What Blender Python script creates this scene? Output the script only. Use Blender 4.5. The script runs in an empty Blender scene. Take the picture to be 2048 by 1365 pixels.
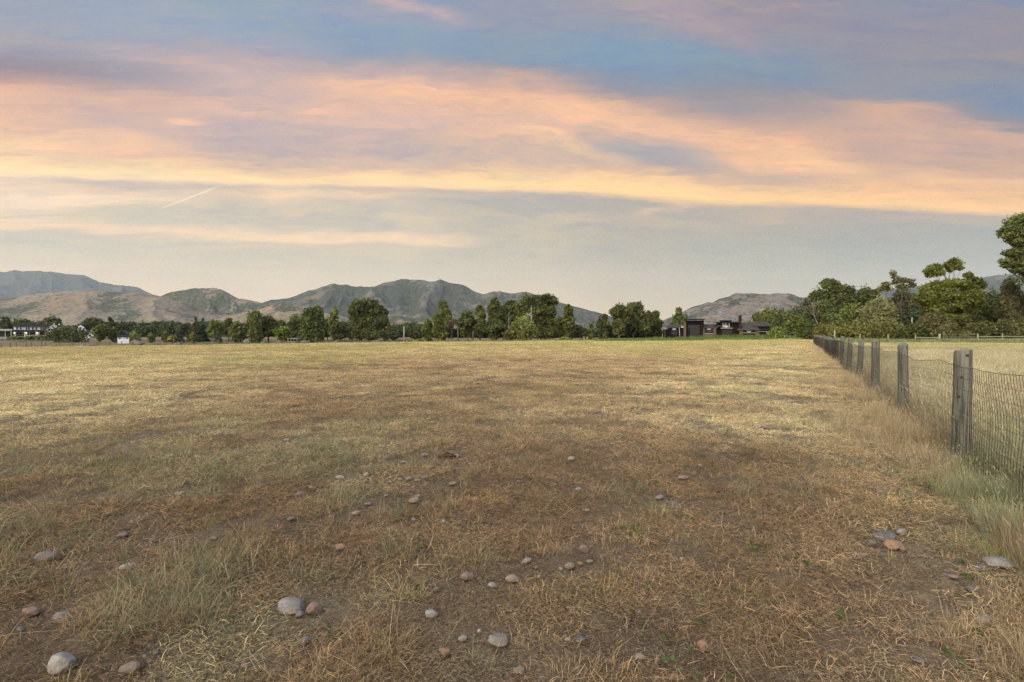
import bpy, bmesh, math, random
import numpy as np
from mathutils import Vector
R = math.radians
SC = bpy.context.scene
COL = SC.collection
F = 1024.0          # focal length in photo pixels (2048 wide)
HY = 668.0          # horizon row of the photo
EYE = 1.4

# ------------------------------------------------------------------ noise
def _h2(ix, iy, seed):
    n = (ix.astype(np.int64) * 374761393 + iy.astype(np.int64) * 668265263 + seed * 982451653) & 0xFFFFFFFF
    n = ((n ^ (n >> 13)) * 1274126177) & 0xFFFFFFFF
    n = (n ^ (n >> 16)) & 0xFFFFFFFF
    return n / 4294967295.0
def vn(x, y, seed=0):
    x = np.asarray(x, float); y = np.asarray(y, float)
    ix = np.floor(x); iy = np.floor(y); fx = x - ix; fy = y - iy
    fx = fx * fx * fx * (fx * (fx * 6 - 15) + 10); fy = fy * fy * fy * (fy * (fy * 6 - 15) + 10)
    a = _h2(ix, iy, seed); b = _h2(ix + 1, iy, seed); c = _h2(ix, iy + 1, seed); d = _h2(ix + 1, iy + 1, seed)
    return (a * (1 - fx) + b * fx) * (1 - fy) + (c * (1 - fx) + d * fx) * fy
def fbm(x, y, o=4, seed=0, g=.5):
    s = 0; a = 1; t = 0
    for i in range(o):
        s = s + a * vn(x * 2 ** i + 17.3 * i, y * 2 ** i - 9.1 * i, seed + i); t += a; a *= g
    return s / t
def ridged(x, y, o=4, seed=0):
    s = 0; a = 1; t = 0
    for i in range(o):
        s = s + a * (1 - np.abs(2 * vn(x * 2 ** i + 5.7 * i, y * 2 ** i + 3.1 * i, seed + i) - 1)); t += a; a *= .5
    return s / t
def sstep(a, b, x):
    t = np.clip((np.asarray(x, float) - a) / (b - a), 0, 1)
    return t * t * (3 - 2 * t)
def vn3(p, seed=0):
    x, y, z = p[:, 0], p[:, 1], p[:, 2]
    iz = np.floor(z); f = z - iz; f = f * f * (3 - 2 * f)
    a = vn(x + iz * 13.7, y - iz * 7.3, seed); iz2 = iz + 1
    b = vn(x + iz2 * 13.7, y - iz2 * 7.3, seed)
    return a * (1 - f) + b * f

# ------------------------------------------------------------------ terrain of the pasture
def side(x, y):                       # metres beyond the woven wire fence line
    return (x - .5625 * y - 1.785) / 1.147
def hgt(x, y):
    x = np.asarray(x, float); y = np.asarray(y, float)
    d = np.hypot(x, y)
    u = np.where(y > .5, x / np.maximum(y, .5), np.sign(x) * 2.0)
    c = np.interp(u, [-1.2, -.6, 0, .35, .55, 1], [1.75, 1.7, 1.05, .5, .03, .0])
    c = np.where(y > .5, c, .3)
    h = -c * np.clip((d - 15) / 140, 0, 1.6) ** 1.15
    h = h + .9 * np.exp(-(((x - 66) / 24) ** 2 + ((y - 160) / 12) ** 2))           # mound before the dark house
    h = h + .55 * np.exp(-(((x - 72) / 30) ** 2 + ((y - 182) / 14) ** 4))
    h = h + 1.75 * np.exp(-(((x + 272) / 45) ** 4 + ((y - 305) / 22) ** 4))        # pad of the white house
    near = 1 / (1 + (d / 30) ** 2)
    h = h + (fbm(x * .16, y * .16, 3, 3) - .5) * .22 * np.clip(d / 14, .15, 1)
    h = h + (fbm(x * 1.1, y * 1.1, 3, 11) - .5) * .10 * near
    h = h + (fbm(x * 4.5, y * 4.5, 3, 23) - .5) * .055 * near
    sd = side(x, y)
    h = h + .05 * np.exp(-(sd / .5) ** 2) * (y > 0) * (d < 90)
    return h
def H(x, y): return float(hgt(np.array([x]), np.array([y]))[0])
def gp(px, py):
    """point of the ground seen at photo pixel (px, py)"""
    d = EYE * F / max(py - HY, 4)
    for _ in range(25):
        x = (px - 1024) / F * d
        z = H(x, d)
        d2 = (EYE - z) * F / max(py - HY, 4)
        d = d * .5 + d2 * .5
    return Vector(((px - 1024) / F * d, d, H((px - 1024) / F * d, d)))
def ax(px, d): return (px - 1024) / F * d
def az(py, d): return EYE + (HY - py) / F * d

# ------------------------------------------------------------------ materials
def newmat(name):
    m = bpy.data.materials.new(name); m.use_nodes = True
    nt = m.node_tree; nt.nodes.clear()
    out = nt.nodes.new('ShaderNodeOutputMaterial')
    return m, nt, out
def N(nt, typ, **kw):
    n = nt.nodes.new(typ)
    for k, v in kw.items():
        if k in ('inp',):
            for kk, vv in v.items(): n.inputs[kk].default_value = vv
        else: setattr(n, k, v)
    return n
def mixc(nt, fac, a, b, mode='MIX'):
    n = nt.nodes.new('ShaderNodeMix'); n.data_type = 'RGBA'; n.blend_type = mode
    for s, v in ((0, fac), (6, a), (7, b)):
        if isinstance(v, bpy.types.NodeSocket): nt.links.new(v, n.inputs[s])
        elif v is not None: n.inputs[s].default_value = v if s == 0 else (*v[:3], 1)
    return n.outputs[2]
def mth(nt, op, a, b=None, c=None, clamp=False):
    n = nt.nodes.new('ShaderNodeMath'); n.operation = op; n.use_clamp = clamp
    for i, v in enumerate((a, b, c)):
        if isinstance(v, bpy.types.NodeSocket): nt.links.new(v, n.inputs[i])
        elif v is not None: n.inputs[i].default_value = v
    return n.outputs[0]
def ramp(nt, fac, stops, interp='LINEAR'):
    n = nt.nodes.new('ShaderNodeValToRGB'); cr = n.color_ramp; cr.interpolation = interp
    while len(cr.elements) < len(stops): cr.elements.new(.5)
    for e, (p, c) in zip(cr.elements, stops):
        e.position = p; e.color = (*c[:3], 1) if not isinstance(c, (int, float)) else (c, c, c, 1)
    nt.links.new(fac, n.inputs[0]); return n.outputs[0]
def noise(nt, vec, scale, detail=4, rough=.55, dist=0):
    n = nt.nodes.new('ShaderNodeTexNoise')
    n.inputs['Scale'].default_value = scale; n.inputs['Detail'].default_value = detail
    n.inputs['Roughness'].default_value = rough; n.inputs['Distortion'].default_value = dist
    if vec is not None: nt.links.new(vec, n.inputs['Vector'])
    return n.outputs[0]
def mapv(nt, vec, scale=(1, 1, 1), loc=(0, 0, 0), rot=(0, 0, 0)):
    n = nt.nodes.new('ShaderNodeMapping'); nt.links.new(vec, n.inputs[0])
    n.inputs['Scale'].default_value = scale; n.inputs['Location'].default_value = loc; n.inputs['Rotation'].default_value = rot
    return n.outputs[0]
def bump(nt, h, strength, dist):
    n = nt.nodes.new('ShaderNodeBump'); n.inputs['Strength'].default_value = strength; n.inputs['Distance'].default_value = dist
    nt.links.new(h, n.inputs['Height']); return n.outputs[0]
def bsdf(nt, out, col, rough=.85, spec=.2, normal=None, metal=0):
    p = nt.nodes.new('ShaderNodeBsdfPrincipled')
    if isinstance(col, bpy.types.NodeSocket): nt.links.new(col, p.inputs['Base Color'])
    else: p.inputs['Base Color'].default_value = (*col, 1)
    p.inputs['Roughness'].default_value = rough; p.inputs['Specular IOR Level'].default_value = spec
    p.inputs['Metallic'].default_value = metal
    if normal is not None: nt.links.new(normal, p.inputs['Normal'])
    nt.links.new(p.outputs[0], out.inputs[0]); return p
def texco(nt, which='Object'):
    return nt.nodes.new('ShaderNodeTexCoord').outputs[which]
def plain(name, col, rough=.8, var=.25, scale=3.0, spec=.25, metal=0, bmp=0):
    """painted or worn surface: base colour broken up by two noises"""
    m, nt, out = newmat(name); v = texco(nt)
    n1 = noise(nt, v, scale, 5, .6)
    c = mixc(nt, n1, [x * (1 - var) for x in col], [x * (1 + var) for x in col])
    nr = bump(nt, noise(nt, v, scale * 6, 4), .5, bmp) if bmp else None
    bsdf(nt, out, c, rough, spec, nr, metal); return m

def mat_ground():
    m, nt, out = newmat('pasture_soil')
    pos = nt.nodes.new('ShaderNodeNewGeometry').outputs['Position']
    z = N(nt, 'ShaderNodeAttribute', attribute_name='zone').outputs['Color']
    n1 = noise(nt, pos, 9.0, 6, .65); n2 = noise(nt, pos, 55.0, 5, .7); n3 = noise(nt, pos, 1.7, 4, .6)
    c = mixc(nt, 1.0, z, ramp(nt, n2, [(.3, .42), (.7, 1.15)]), 'MULTIPLY')
    c = mixc(nt, 1.0, c, ramp(nt, n3, [(.3, .75), (.7, 1.15)]), 'MULTIPLY')
    soil = mixc(nt, ramp(nt, noise(nt, pos, 90.0, 6, .75), [(.36, 0), (.64, 1)]), (.030, .020, .012), (.175, .122, .072))
    soil = mixc(nt, ramp(nt, noise(nt, pos, 260.0, 3, .7), [(.56, 0), (.64, .85)]), soil, (.30, .23, .155))
    f = ramp(nt, n1, [(.42, .92), (.64, .15)])
    c = mixc(nt, f, c, soil)
    b = bump(nt, mth(nt, 'ADD', n1, mth(nt, 'MULTIPLY', n2, .5)), .9, .03)
    bsdf(nt, out, c, .95, .1, b); return m

def mat_grass(name, transl=.25):
    m, nt, out = newmat(name)
    t = N(nt, 'ShaderNodeAttribute', attribute_name='tint', attribute_type='INSTANCER').outputs['Color']
    b = N(nt, 'ShaderNodeAttribute', attribute_name='blade').outputs['Color']
    c = mixc(nt, 1.0, t, b, 'MULTIPLY')
    d = N(nt, 'ShaderNodeBsdfDiffuse'); nt.links.new(c, d.inputs[0])
    tr = N(nt, 'ShaderNodeBsdfTranslucent'); nt.links.new(c, tr.inputs[0])
    mx = N(nt, 'ShaderNodeMixShader'); mx.inputs[0].default_value = transl
    nt.links.new(d.outputs[0], mx.inputs[1]); nt.links.new(tr.outputs[0], mx.inputs[2])
    nt.links.new(mx.outputs[0], out.inputs[0]); return m

def mat_leaf():
    m, nt, out = newmat('leaves')
    c = N(nt, 'ShaderNodeAttribute', attribute_name='tone').outputs['Color']
    d = N(nt, 'ShaderNodeBsdfPrincipled'); nt.links.new(c, d.inputs['Base Color'])
    d.inputs['Roughness'].default_value = .6; d.inputs['Specular IOR Level'].default_value = .15
    tr = N(nt, 'ShaderNodeBsdfTranslucent'); nt.links.new(mixc(nt, 1, c, (1.15, 1.2, .7), 'MULTIPLY'), tr.inputs[0])
    mx = N(nt, 'ShaderNodeMixShader'); mx.inputs[0].default_value = .3
    nt.links.new(d.outputs[0], mx.inputs[1]); nt.links.new(tr.outputs[0], mx.inputs[2])
    nt.links.new(mx.outputs[0], out.inputs[0]); return m

def mat_bark(name, c0, c1, sc=2.0):
    m, nt, out = newmat(name); v = texco(nt)
    n = noise(nt, mapv(nt, v, (6, 6, .8)), sc, 5, .65)
    bsdf(nt, out, mixc(nt, n, c0, c1), .9, .1, bump(nt, n, .6, .03)); return m

def mat_post():
    m, nt, out = newmat('weathered_post')
    v = texco(nt)
    rnd = N(nt, 'ShaderNodeObjectInfo').outputs['Random']
    ad = N(nt, 'ShaderNodeVectorMath', operation='ADD'); nt.links.new(v, ad.inputs[0])
    cx = N(nt, 'ShaderNodeCombineXYZ'); nt.links.new(mth(nt, 'MULTIPLY', rnd, 37.), cx.inputs[2]); nt.links.new(cx.outputs[0], ad.inputs[1])
    v = ad.outputs[0]
    grain = ramp(nt, noise(nt, mapv(nt, v, (1, 1, .035)), 60, 5, .6), [(.36, 0), (.64, 1)])
    grain2 = noise(nt, mapv(nt, v, (1, 1, .05)), 48, 5, .65)
    blot = noise(nt, v, 5.0, 4, .6)
    c = mixc(nt, grain, (.050, .051, .043), (.22, .213, .172))
    c = mixc(nt, ramp(nt, blot, [(.42, 0), (.68, .75)]), c, (.15, .15, .11))
    crack = ramp(nt, grain2, [(.31, .9), (.39, 0)])
    c = mixc(nt, crack, c, (.024, .021, .018))
    vor = N(nt, 'ShaderNodeTexVoronoi'); vor.inputs['Scale'].default_value = 5.5; nt.links.new(mapv(nt, v, (1, 1, .8)), vor.inputs['Vector'])
    c = mixc(nt, ramp(nt, vor.outputs['Distance'], [(.10, 1), (.15, 0)]), c, (.04, .028, .02))
    hh = mth(nt, 'SUBTRACT', grain2, mth(nt, 'MULTIPLY', crack, .7))
    bsdf(nt, out, c, .9, .12, bump(nt, hh, .45, .012)); return m

def mat_stone(name, c0, c1, c2):
    m, nt, out = newmat(name); v = texco(nt)
    rnd = N(nt, 'ShaderNodeObjectInfo').outputs['Random']
    n = noise(nt, v, 14, 5, .65); sp = noise(nt, v, 120, 3, .7); big = noise(nt, v, 6, 3, .5, .6)
    c = mixc(nt, n, c0, c1)
    c = mixc(nt, ramp(nt, big, [(.50, 0), (.64, .8)]), c, c2)
    c = mixc(nt, 1, c, ramp(nt, sp, [(.3, .72), (.7, 1.2)]), 'MULTIPLY')
    c = mixc(nt, 1, c, ramp(nt, rnd, [(0, .8), (1, 1.18)]), 'MULTIPLY')
    dust = ramp(nt, noise(nt, v, 22, 5, .7), [(.44, 0), (.62, .85)]); c = mixc(nt, dust, c, (.115, .088, .062))
    c = mixc(nt, 1, c, ramp(nt, noise(nt, v, 45, 4, .7), [(.36, .7), (.64, 1.2)]), 'MULTIPLY')
    bsdf(nt, out, c, .82, .25, bump(nt, mth(nt, 'ADD', n, mth(nt, 'MULTIPLY', sp, .4)), .5, .01)); return m

def mat_hill(name, grass, shrub, rock, rockw, dots, more=0.0):
    m, nt, out = newmat(name)
    pos = nt.nodes.new('ShaderNodeNewGeometry').outputs['Position']
    veg = N(nt, 'ShaderNodeAttribute', attribute_name='veg').outputs['Fac']
    st = lambda n, lo=.36, hi=.64: ramp(nt, n, [(lo, 0), (hi, 1)])
    n1 = noise(nt, pos, 1 / 190., 6, .62); n2 = noise(nt, pos, 1 / 30., 5, .65); n3 = noise(nt, pos, 1 / 700., 3, .5); n4 = noise(nt, pos, 1 / 80., 6, .7, .8)
    fine = st(noise(nt, mapv(nt, pos, (1, 1, 1.6)), 1 / 17., 6, .75))
    c = mixc(nt, fine, [x * .62 for x in grass], [x * 1.32 for x in grass])
    c = mixc(nt, 1.0, c, ramp(nt, n3, [(.35, (.86, .9, .98)), (.65, (1.12, 1.03, .92))]), 'MULTIPLY')
    c = mixc(nt, 1.0, c, ramp(nt, noise(nt, mapv(nt, pos, (1, 1, 4)), 1 / 120., 5, .6), [(.35, .82), (.65, 1.16)]), 'MULTIPLY')
    rk = mth(nt, 'MULTIPLY', ramp(nt, noise(nt, mapv(nt, pos, (1, 1, 3)), 1 / 75., 6, .72), [(.46, 0), (.52, 1)]), rockw, clamp=True)
    c = mixc(nt, rk, c, mixc(nt, st(noise(nt, pos, 1 / 15., 5, .75), .4, .6), [x * .38 for x in rock], [x * 1.5 for x in rock]))
    v = mth(nt, 'ADD', mth(nt, 'ADD', mth(nt, 'MULTIPLY', veg, .26), more), mth(nt, 'ADD', mth(nt, 'MULTIPLY', n1, .62), mth(nt, 'ADD', mth(nt, 'MULTIPLY', n4, .55), mth(nt, 'MULTIPLY', n2, .30))))
    vf = mth(nt, 'MULTIPLY', ramp(nt, v, [(.815, 0), (.85, .92)]), ramp(nt, noise(nt, pos, 1 / 14., 4, .7), [(.40, .35), (.50, 1)]))
    c = mixc(nt, vf, c, mixc(nt, st(n2), [x * .62 for x in shrub], [x * 1.5 for x in shrub]))
    vo = N(nt, 'ShaderNodeTexVoronoi'); vo.inputs['Scale'].default_value = 1 / 19.; nt.links.new(pos, vo.inputs['Vector'])
    lim = mth(nt, 'ADD', mth(nt, 'MULTIPLY', v, dots), -dots * .50)
    dt = mth(nt, 'LESS_THAN', vo.outputs['Distance'], lim)
    c = mixc(nt, mth(nt, 'MULTIPLY', dt, .9), c, shrub)
    bsdf(nt, out, c, .95, .05, bump(nt, mth(nt, 'ADD', n1, mth(nt, 'MULTIPLY', n2, .3)), 1, 26)); return m

M = {}
M['ground'] = mat_ground()
M['thatch'] = mat_grass('dry_thatch', .2); M['grass'] = mat_grass('grass_blades', .3)
M['leaf'] = mat_leaf()
M['bark'] = mat_bark('brown_bark', (.05, .04, .03), (.14, .115, .09))
M['palebark'] = mat_bark('bleached_wood', (.28, .26, .23), (.52, .49, .44))
M['greybark'] = mat_bark('grey_bark', (.11, .10, .085), (.26, .235, .20))
M['post'] = mat_post()
M['wire'] = plain('galvanised_wire', (.062, .056, .048), .6, .4, 40, .3, .4)
M['farwood'] = mat_bark('silvered_fence_wood', (.10, .085, .065), (.22, .19, .15))
M['palewood'] = mat_bark('pale_fence_wood', (.22, .22, .15), (.38, .37, .26))
M['white'] = plain('white_siding', (.74, .78, .80), .7, .08, .8)
M['dkroof'] = plain('dark_shingles', (.022, .023, .027), .95, .3, 2.5, .05)
M['ltroof'] = plain('grey_metal_roof', (.26, .26, .25), .55, .12, 1.0)
M['glass'] = plain('dark_window_glass', (.010, .011, .013), .25, .3, .5, .3)
M['cedar'] = plain('dark_cedar_boards', (.0125, .0102, .009), .95, .4, 2.5, .1)
M['black'] = plain('black_trim', (.014, .012, .012), .7, .3, 3)
M['grayroof'] = plain('grey_shingles', (.058, .053, .044), .95, .3, 2.2, .05)
M['brick'] = plain('red_brown_masonry', (.034, .016, .012), .95, .5, 4, .05)
M['stonewall'] = plain('tan_fieldstone', (.115, .078, .05), .9, .8, 3.2, .1, 0, .08)
M['navy'] = plain('navy_cloth', (.03, .035, .07), .9, .2)
M['red'] = plain('red_cloth', (.22, .03, .03), .9, .2)
M['cloth'] = plain('white_cloth', (.62, .62, .62), .9, .08)
M['trim'] = plain('pale_trim', (.34, .33, .31), .7, .1)
M['metal'] = plain('green_gate_metal', (.16, .20, .12), .5, .2, 2, .4, .3)
M['tanwall'] = plain('tan_boards', (.36, .33, .18), .8, .25, 1.2)
M['rotwood'] = mat_bark('rotten_wood', (.03, .018, .012), (.10, .06, .04), 6)
M['stone_grey'] = mat_stone('grey_stone', (.13, .12, .105), (.235, .215, .19), (.18, .165, .145))
M['stone_white'] = mat_stone('white_stone', (.20, .187, .16), (.345, .32, .275), (.27, .21, .15))
M['stone_pink'] = mat_stone('pink_stone', (.18, .11, .09), (.29, .19, .155), (.23, .185, .155))
M['stone_orange'] = mat_stone('orange_stone', (.22, .12, .065), (.33, .195, .11), (.27, .18, .12))
M['stone_tan'] = mat_stone('tan_stone', (.175, .135, .095), (.28, .225, .165), (.21, .17, .13))
M['stone_slate'] = mat_stone('slate_stone', (.075, .072, .068), (.155, .148, .138), (.12, .11, .098))
m, nt, out = newmat('porch_lamp_glow')
e = N(nt, 'ShaderNodeEmission'); e.inputs[0].default_value = (1, .62, .28, 1); e.inputs[1].default_value = 9.0
nt.links.new(e.outputs[0], out.inputs[0]); M['lamp'] = m

# ------------------------------------------------------------------ object helpers
def tag(o, label=None, cat=None, group=None, kind=None):
    if label: o['label'] = label
    if cat: o['category'] = cat
    if group: o['group'] = group
    if kind: o['kind'] = kind
    return o
def empty(name, loc, rz=0):
    o = bpy.data.objects.new(name, None); COL.objects.link(o); o.location = loc; o.rotation_euler = (0, 0, rz)
    o.empty_display_size = .3; return o
def meshdata(name, V, Fc, mats=(), smooth=False):
    me = bpy.data.meshes.new(name)
    V = np.asarray(V, np.float32)
    if isinstance(Fc, np.ndarray):
        k = Fc.shape[1]; nf = len(Fc)
        me.vertices.add(len(V)); me.vertices.foreach_set('co', V.ravel())
        me.loops.add(nf * k); me.loops.foreach_set('vertex_index', Fc.astype(np.int32).ravel())
        me.polygons.add(nf); me.polygons.foreach_set('loop_start', np.arange(0, nf * k, k, dtype=np.int32))
        me.update(calc_edges=True)
    else:
        me.from_pydata([tuple(map(float, v)) for v in V], [], Fc)
    for mm in mats: me.materials.append(mm)
    if smooth: me.polygons.foreach_set('use_smooth', np.ones(len(me.polygons), bool))
    me.update(); return me
def link(name, me, parent=None, loc=(0, 0, 0)):
    o = bpy.data.objects.new(name, me); COL.objects.link(o); o.location = loc
    if parent: o.parent = parent
    return o
def setcol(me, name, C):
    C = np.asarray(C, np.float32)
    if C.shape[1] == 3: C = np.concatenate([C, np.ones((len(C), 1), np.float32)], 1)
    a = me.attributes.new(name, 'FLOAT_COLOR', 'POINT'); a.data.foreach_set('color', C.ravel())
class MB:
    def __init__(s): s.V = []; s.F = []
    def add(s, V, Fc):
        o = len(s.V); s.V += [tuple(v) for v in V]; s.F += [tuple(i + o for i in f) for f in Fc]; return s
    def box(s, x0, x1, y0, y1, z0, z1):
        V = [(x, y, z) for z in (z0, z1) for y in (y0, y1) for x in (x0, x1)]
        return s.add(V, [(0, 2, 3, 1), (4, 5, 7, 6), (0, 1, 5, 4), (2, 6, 7, 3), (0, 4, 6, 2), (1, 3, 7, 5)])
    def prism(s, poly, y0, y1):            # outline in x,z pushed along y
        n = len(poly)
        V = [(x, y0, z) for x, z in poly] + [(x, y1, z) for x, z in poly]
        return s.add(V, [tuple(range(n)), tuple(range(2 * n - 1, n - 1, -1))] + [(i, i + n, (i + 1) % n + n, (i + 1) % n) for i in range(n)])
    def prismx(s, poly, x0, x1):           # outline in y,z pushed along x
        n = len(poly)
        V = [(x0, y, z) for y, z in poly] + [(x1, y, z) for y, z in poly]
        return s.add(V, [tuple(range(n)), tuple(range(2 * n - 1, n - 1, -1))] + [(i, i + n, (i + 1) % n + n, (i + 1) % n) for i in range(n)])
    def hexa(s, P):                        # 8 corners: bottom 4 then top 4, both counter-clockwise
        return s.add(P, [(3, 2, 1, 0), (4, 5, 6, 7), (0, 1, 5, 4), (1, 2, 6, 5), (2, 3, 7, 6), (3, 0, 4, 7)])
    def tube(s, P, rad, k=6, cap=True):
        P = [Vector(p) for p in P]; n = len(P)
        if isinstance(rad, (int, float)): rad = [rad] * n
        V = []; Fc = []
        for i, p in enumerate(P):
            t = (P[min(i + 1, n - 1)] - P[max(i - 1, 0)]).normalized()
            a = t.cross(Vector((.13, .97, .21)) if abs(t.y) < .9 else Vector((1, 0, .1))).normalized(); b = t.cross(a)
            for j in range(k):
                q = 2 * math.pi * j / k
                V.append(p + (a * math.cos(q) + b * math.sin(q)) * rad[i])
        for i in range(n - 1):
            for j in range(k):
                Fc.append((i * k + j, i * k + (j + 1) % k, (i + 1) * k + (j + 1) % k, (i + 1) * k + j))
        if cap: Fc += [tuple(range(k - 1, -1, -1)), tuple((n - 1) * k + j for j in range(k))]
        return s.add(V, Fc)
    def build(s, name, mat, parent=None, loc=(0, 0, 0), smooth=False):
        me = meshdata(name, s.V, s.F, [mat], smooth)
        bm = bmesh.new(); bm.from_mesh(me); bmesh.ops.recalc_face_normals(bm, faces=bm.faces); bm.to_mesh(me); bm.free()
        return link(name, me, parent, loc)

# ------------------------------------------------------------------ colour zones of the pasture (albedo)
BROWN = np.array((.225, .160, .095)); TAN = np.array((.375, .295, .178)); GOLD = np.array((.41, .352, .19)); OLIVE = np.array((.325, .305, .14))
GREY = np.array((.265, .255, .145)); GREEN = np.array((.17, .215, .075)); PALE = np.array((.57, .495, .30)); RUST = np.array((.33, .245, .145)); BLUEG = np.array((.215, .22, .122))
def zone(x, y):
    x = np.asarray(x, float); y = np.asarray(y, float); d = np.hypot(x, y); sd = side(x, y)
    def mx(a, b, t): return a * (1 - t[:, None]) + b * t[:, None]
    n1 = fbm(x * .08 + 3, y * .05, 4, 41); n2 = fbm(x * .35, y * .3, 4, 52); n3 = fbm(x * .03, y * .03 + 7, 3, 63); n4 = fbm(x * .9, y * .9, 3, 71)
    C = np.tile(BROWN, (len(x), 1))
    u = x / np.maximum(y, .5)
    C = mx(C, TAN, sstep(5, 16, d + (n2 - .5) * 7))
    C = mx(C, GOLD, sstep(17, 45, d + (n1 - .5) * 30))
    C = mx(C, BROWN * 1.18, sstep(.50, .66, n2) * sstep(4, 10, d) * (1 - sstep(14, 30, d)) * .8)
    C = mx(C, OLIVE, sstep(.47, .60, n1) * sstep(16, 34, d) * .85)
    C = mx(C, RUST, sstep(.5, .62, n3) * sstep(18, 30, d) * (1 - sstep(60, 95, d)) * np.exp(-((u + .05) / .55) ** 2) * .75)
    C = mx(C, OLIVE * 1.15, sstep(32, 80, d) * .8 * sstep(-.15, .25, u))
    C = mx(C, GREEN * 1.2, sstep(105, 150, d) * sstep(.1, .3, u) * .75)
    # greyish green tufts left of the middle, a greener belt 6 to 12 m out
    C = mx(C, GREY * 1.1, sstep(.46, .58, n4 * .5 + n2 * .5) * np.exp(-((u + .55) / .6) ** 2) * (1 - sstep(13, 22, d)) * .5)
    C = mx(C, PALE, np.exp(-((u + .95) / .35) ** 2) * sstep(7, 13, d) * (1 - sstep(35, 60, d)) * .85)
    # pale band along the field side of the fence
    C = mx(C, PALE, np.exp(-((sd + 2.8) / 2.9) ** 2) * sstep(5.5, 9, d) * (1 - sstep(55, 90, d)) * .85 * (.5 + .5 * sstep(.4, .6, n2)))
    C = mx(C, GREY * 1.1, sstep(.52, .62, n2) * np.exp(-((sd + 2.2) / 2.) ** 2) * sstep(7, 11, d) * .6)
    C = mx(C, np.array((.42, .33, .185)), np.exp(-((sd + .6) / .6) ** 2) * .6)
    # beyond the fence
    w = sstep(-.1, .5, sd)
    B = np.tile(np.array((.47, .435, .275)), (len(x), 1))
    B = mx(B, GOLD, sstep(.50, .66, n2) * .35)
    B = mx(B, np.array((.34, .36, .20)), sstep(.52, .66, n1 * .5 + n3 * .5) * .7)
    B = mx(B, np.array((.30, .235, .15)), sstep(.50, .62, n4 * .4 + n1 * .6) * .6)
    B = mx(B, BLUEG, (1 - sstep(6.5, 13, d)) * sstep(.3, .55, n4) * .75)
    B = mx(B, GREEN * 1.15, sstep(.56, .66, n1) * sstep(10, 14, d) * .7)
    B = mx(B, OLIVE * 1.3, sstep(60, 78, d) * .7)
    C = mx(C, B, w)
    return C * (.92 + .16 * n4)[:, None]

# ------------------------------------------------------------------ ground sheet
def build_ground():
    rr = np.concatenate([[0], np.geomspace(.5, 30, 250), np.geomspace(30.6, 330, 170), np.geomspace(340, 5500, 50)])
    aa = np.concatenate([np.linspace(-58, 58, 640), np.linspace(58, 302, 122)[1:-1]])
    aa = np.radians(aa); nA = len(aa); nR = len(rr)
    X = np.outer(rr, np.sin(aa)); Y = np.outer(rr, np.cos(aa))
    x = X.ravel(); y = Y.ravel(); z = hgt(x, y)
    V = np.stack([x, y, z], 1)
    i, j = np.meshgrid(np.arange(nR - 1), np.arange(nA), indexing='ij'); j2 = (j + 1) % nA
    Fq = np.stack([i * nA + j, (i + 1) * nA + j, (i + 1) * nA + j2, i * nA + j2], -1).reshape(-1, 4)[:, ::-1]
    Fq = Fq[nA:]                                    # innermost ring becomes a fan
    me = meshdata('ground', V[nA:], (Fq - nA).astype(np.int32), [M['ground']], True) if False else None
    c = np.array([[0, 0, H(0, 0)]]); V2 = np.concatenate([V[nA:], c]); ci = len(V2) - 1
    fan = [(int(k), int((k + 1) % nA), ci) for k in range(nA)]
    quads = (Fq - nA)
    me = meshdata('ground', V2, quads.astype(np.int32), [M['ground']], True)
    bm = bmesh.new(); bm.from_mesh(me); bm.verts.ensure_lookup_table()
    for f in fan:
        try: bm.faces.new([bm.verts[i] for i in f])
        except ValueError: pass
    bmesh.ops.recalc_face_normals(bm, faces=bm.faces)
    bm.to_mesh(me); bm.free()
    if me.polygons[len(me.polygons) // 2].normal.z < 0: me.flip_normals()
    me.polygons.foreach_set('use_smooth', np.ones(len(me.polygons), bool))
    setcol(me, 'zone', zone(V2[:, 0], V2[:, 1]) * .8)
    o = link('ground', me); tag(o, kind='structure'); return o
build_ground()

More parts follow.
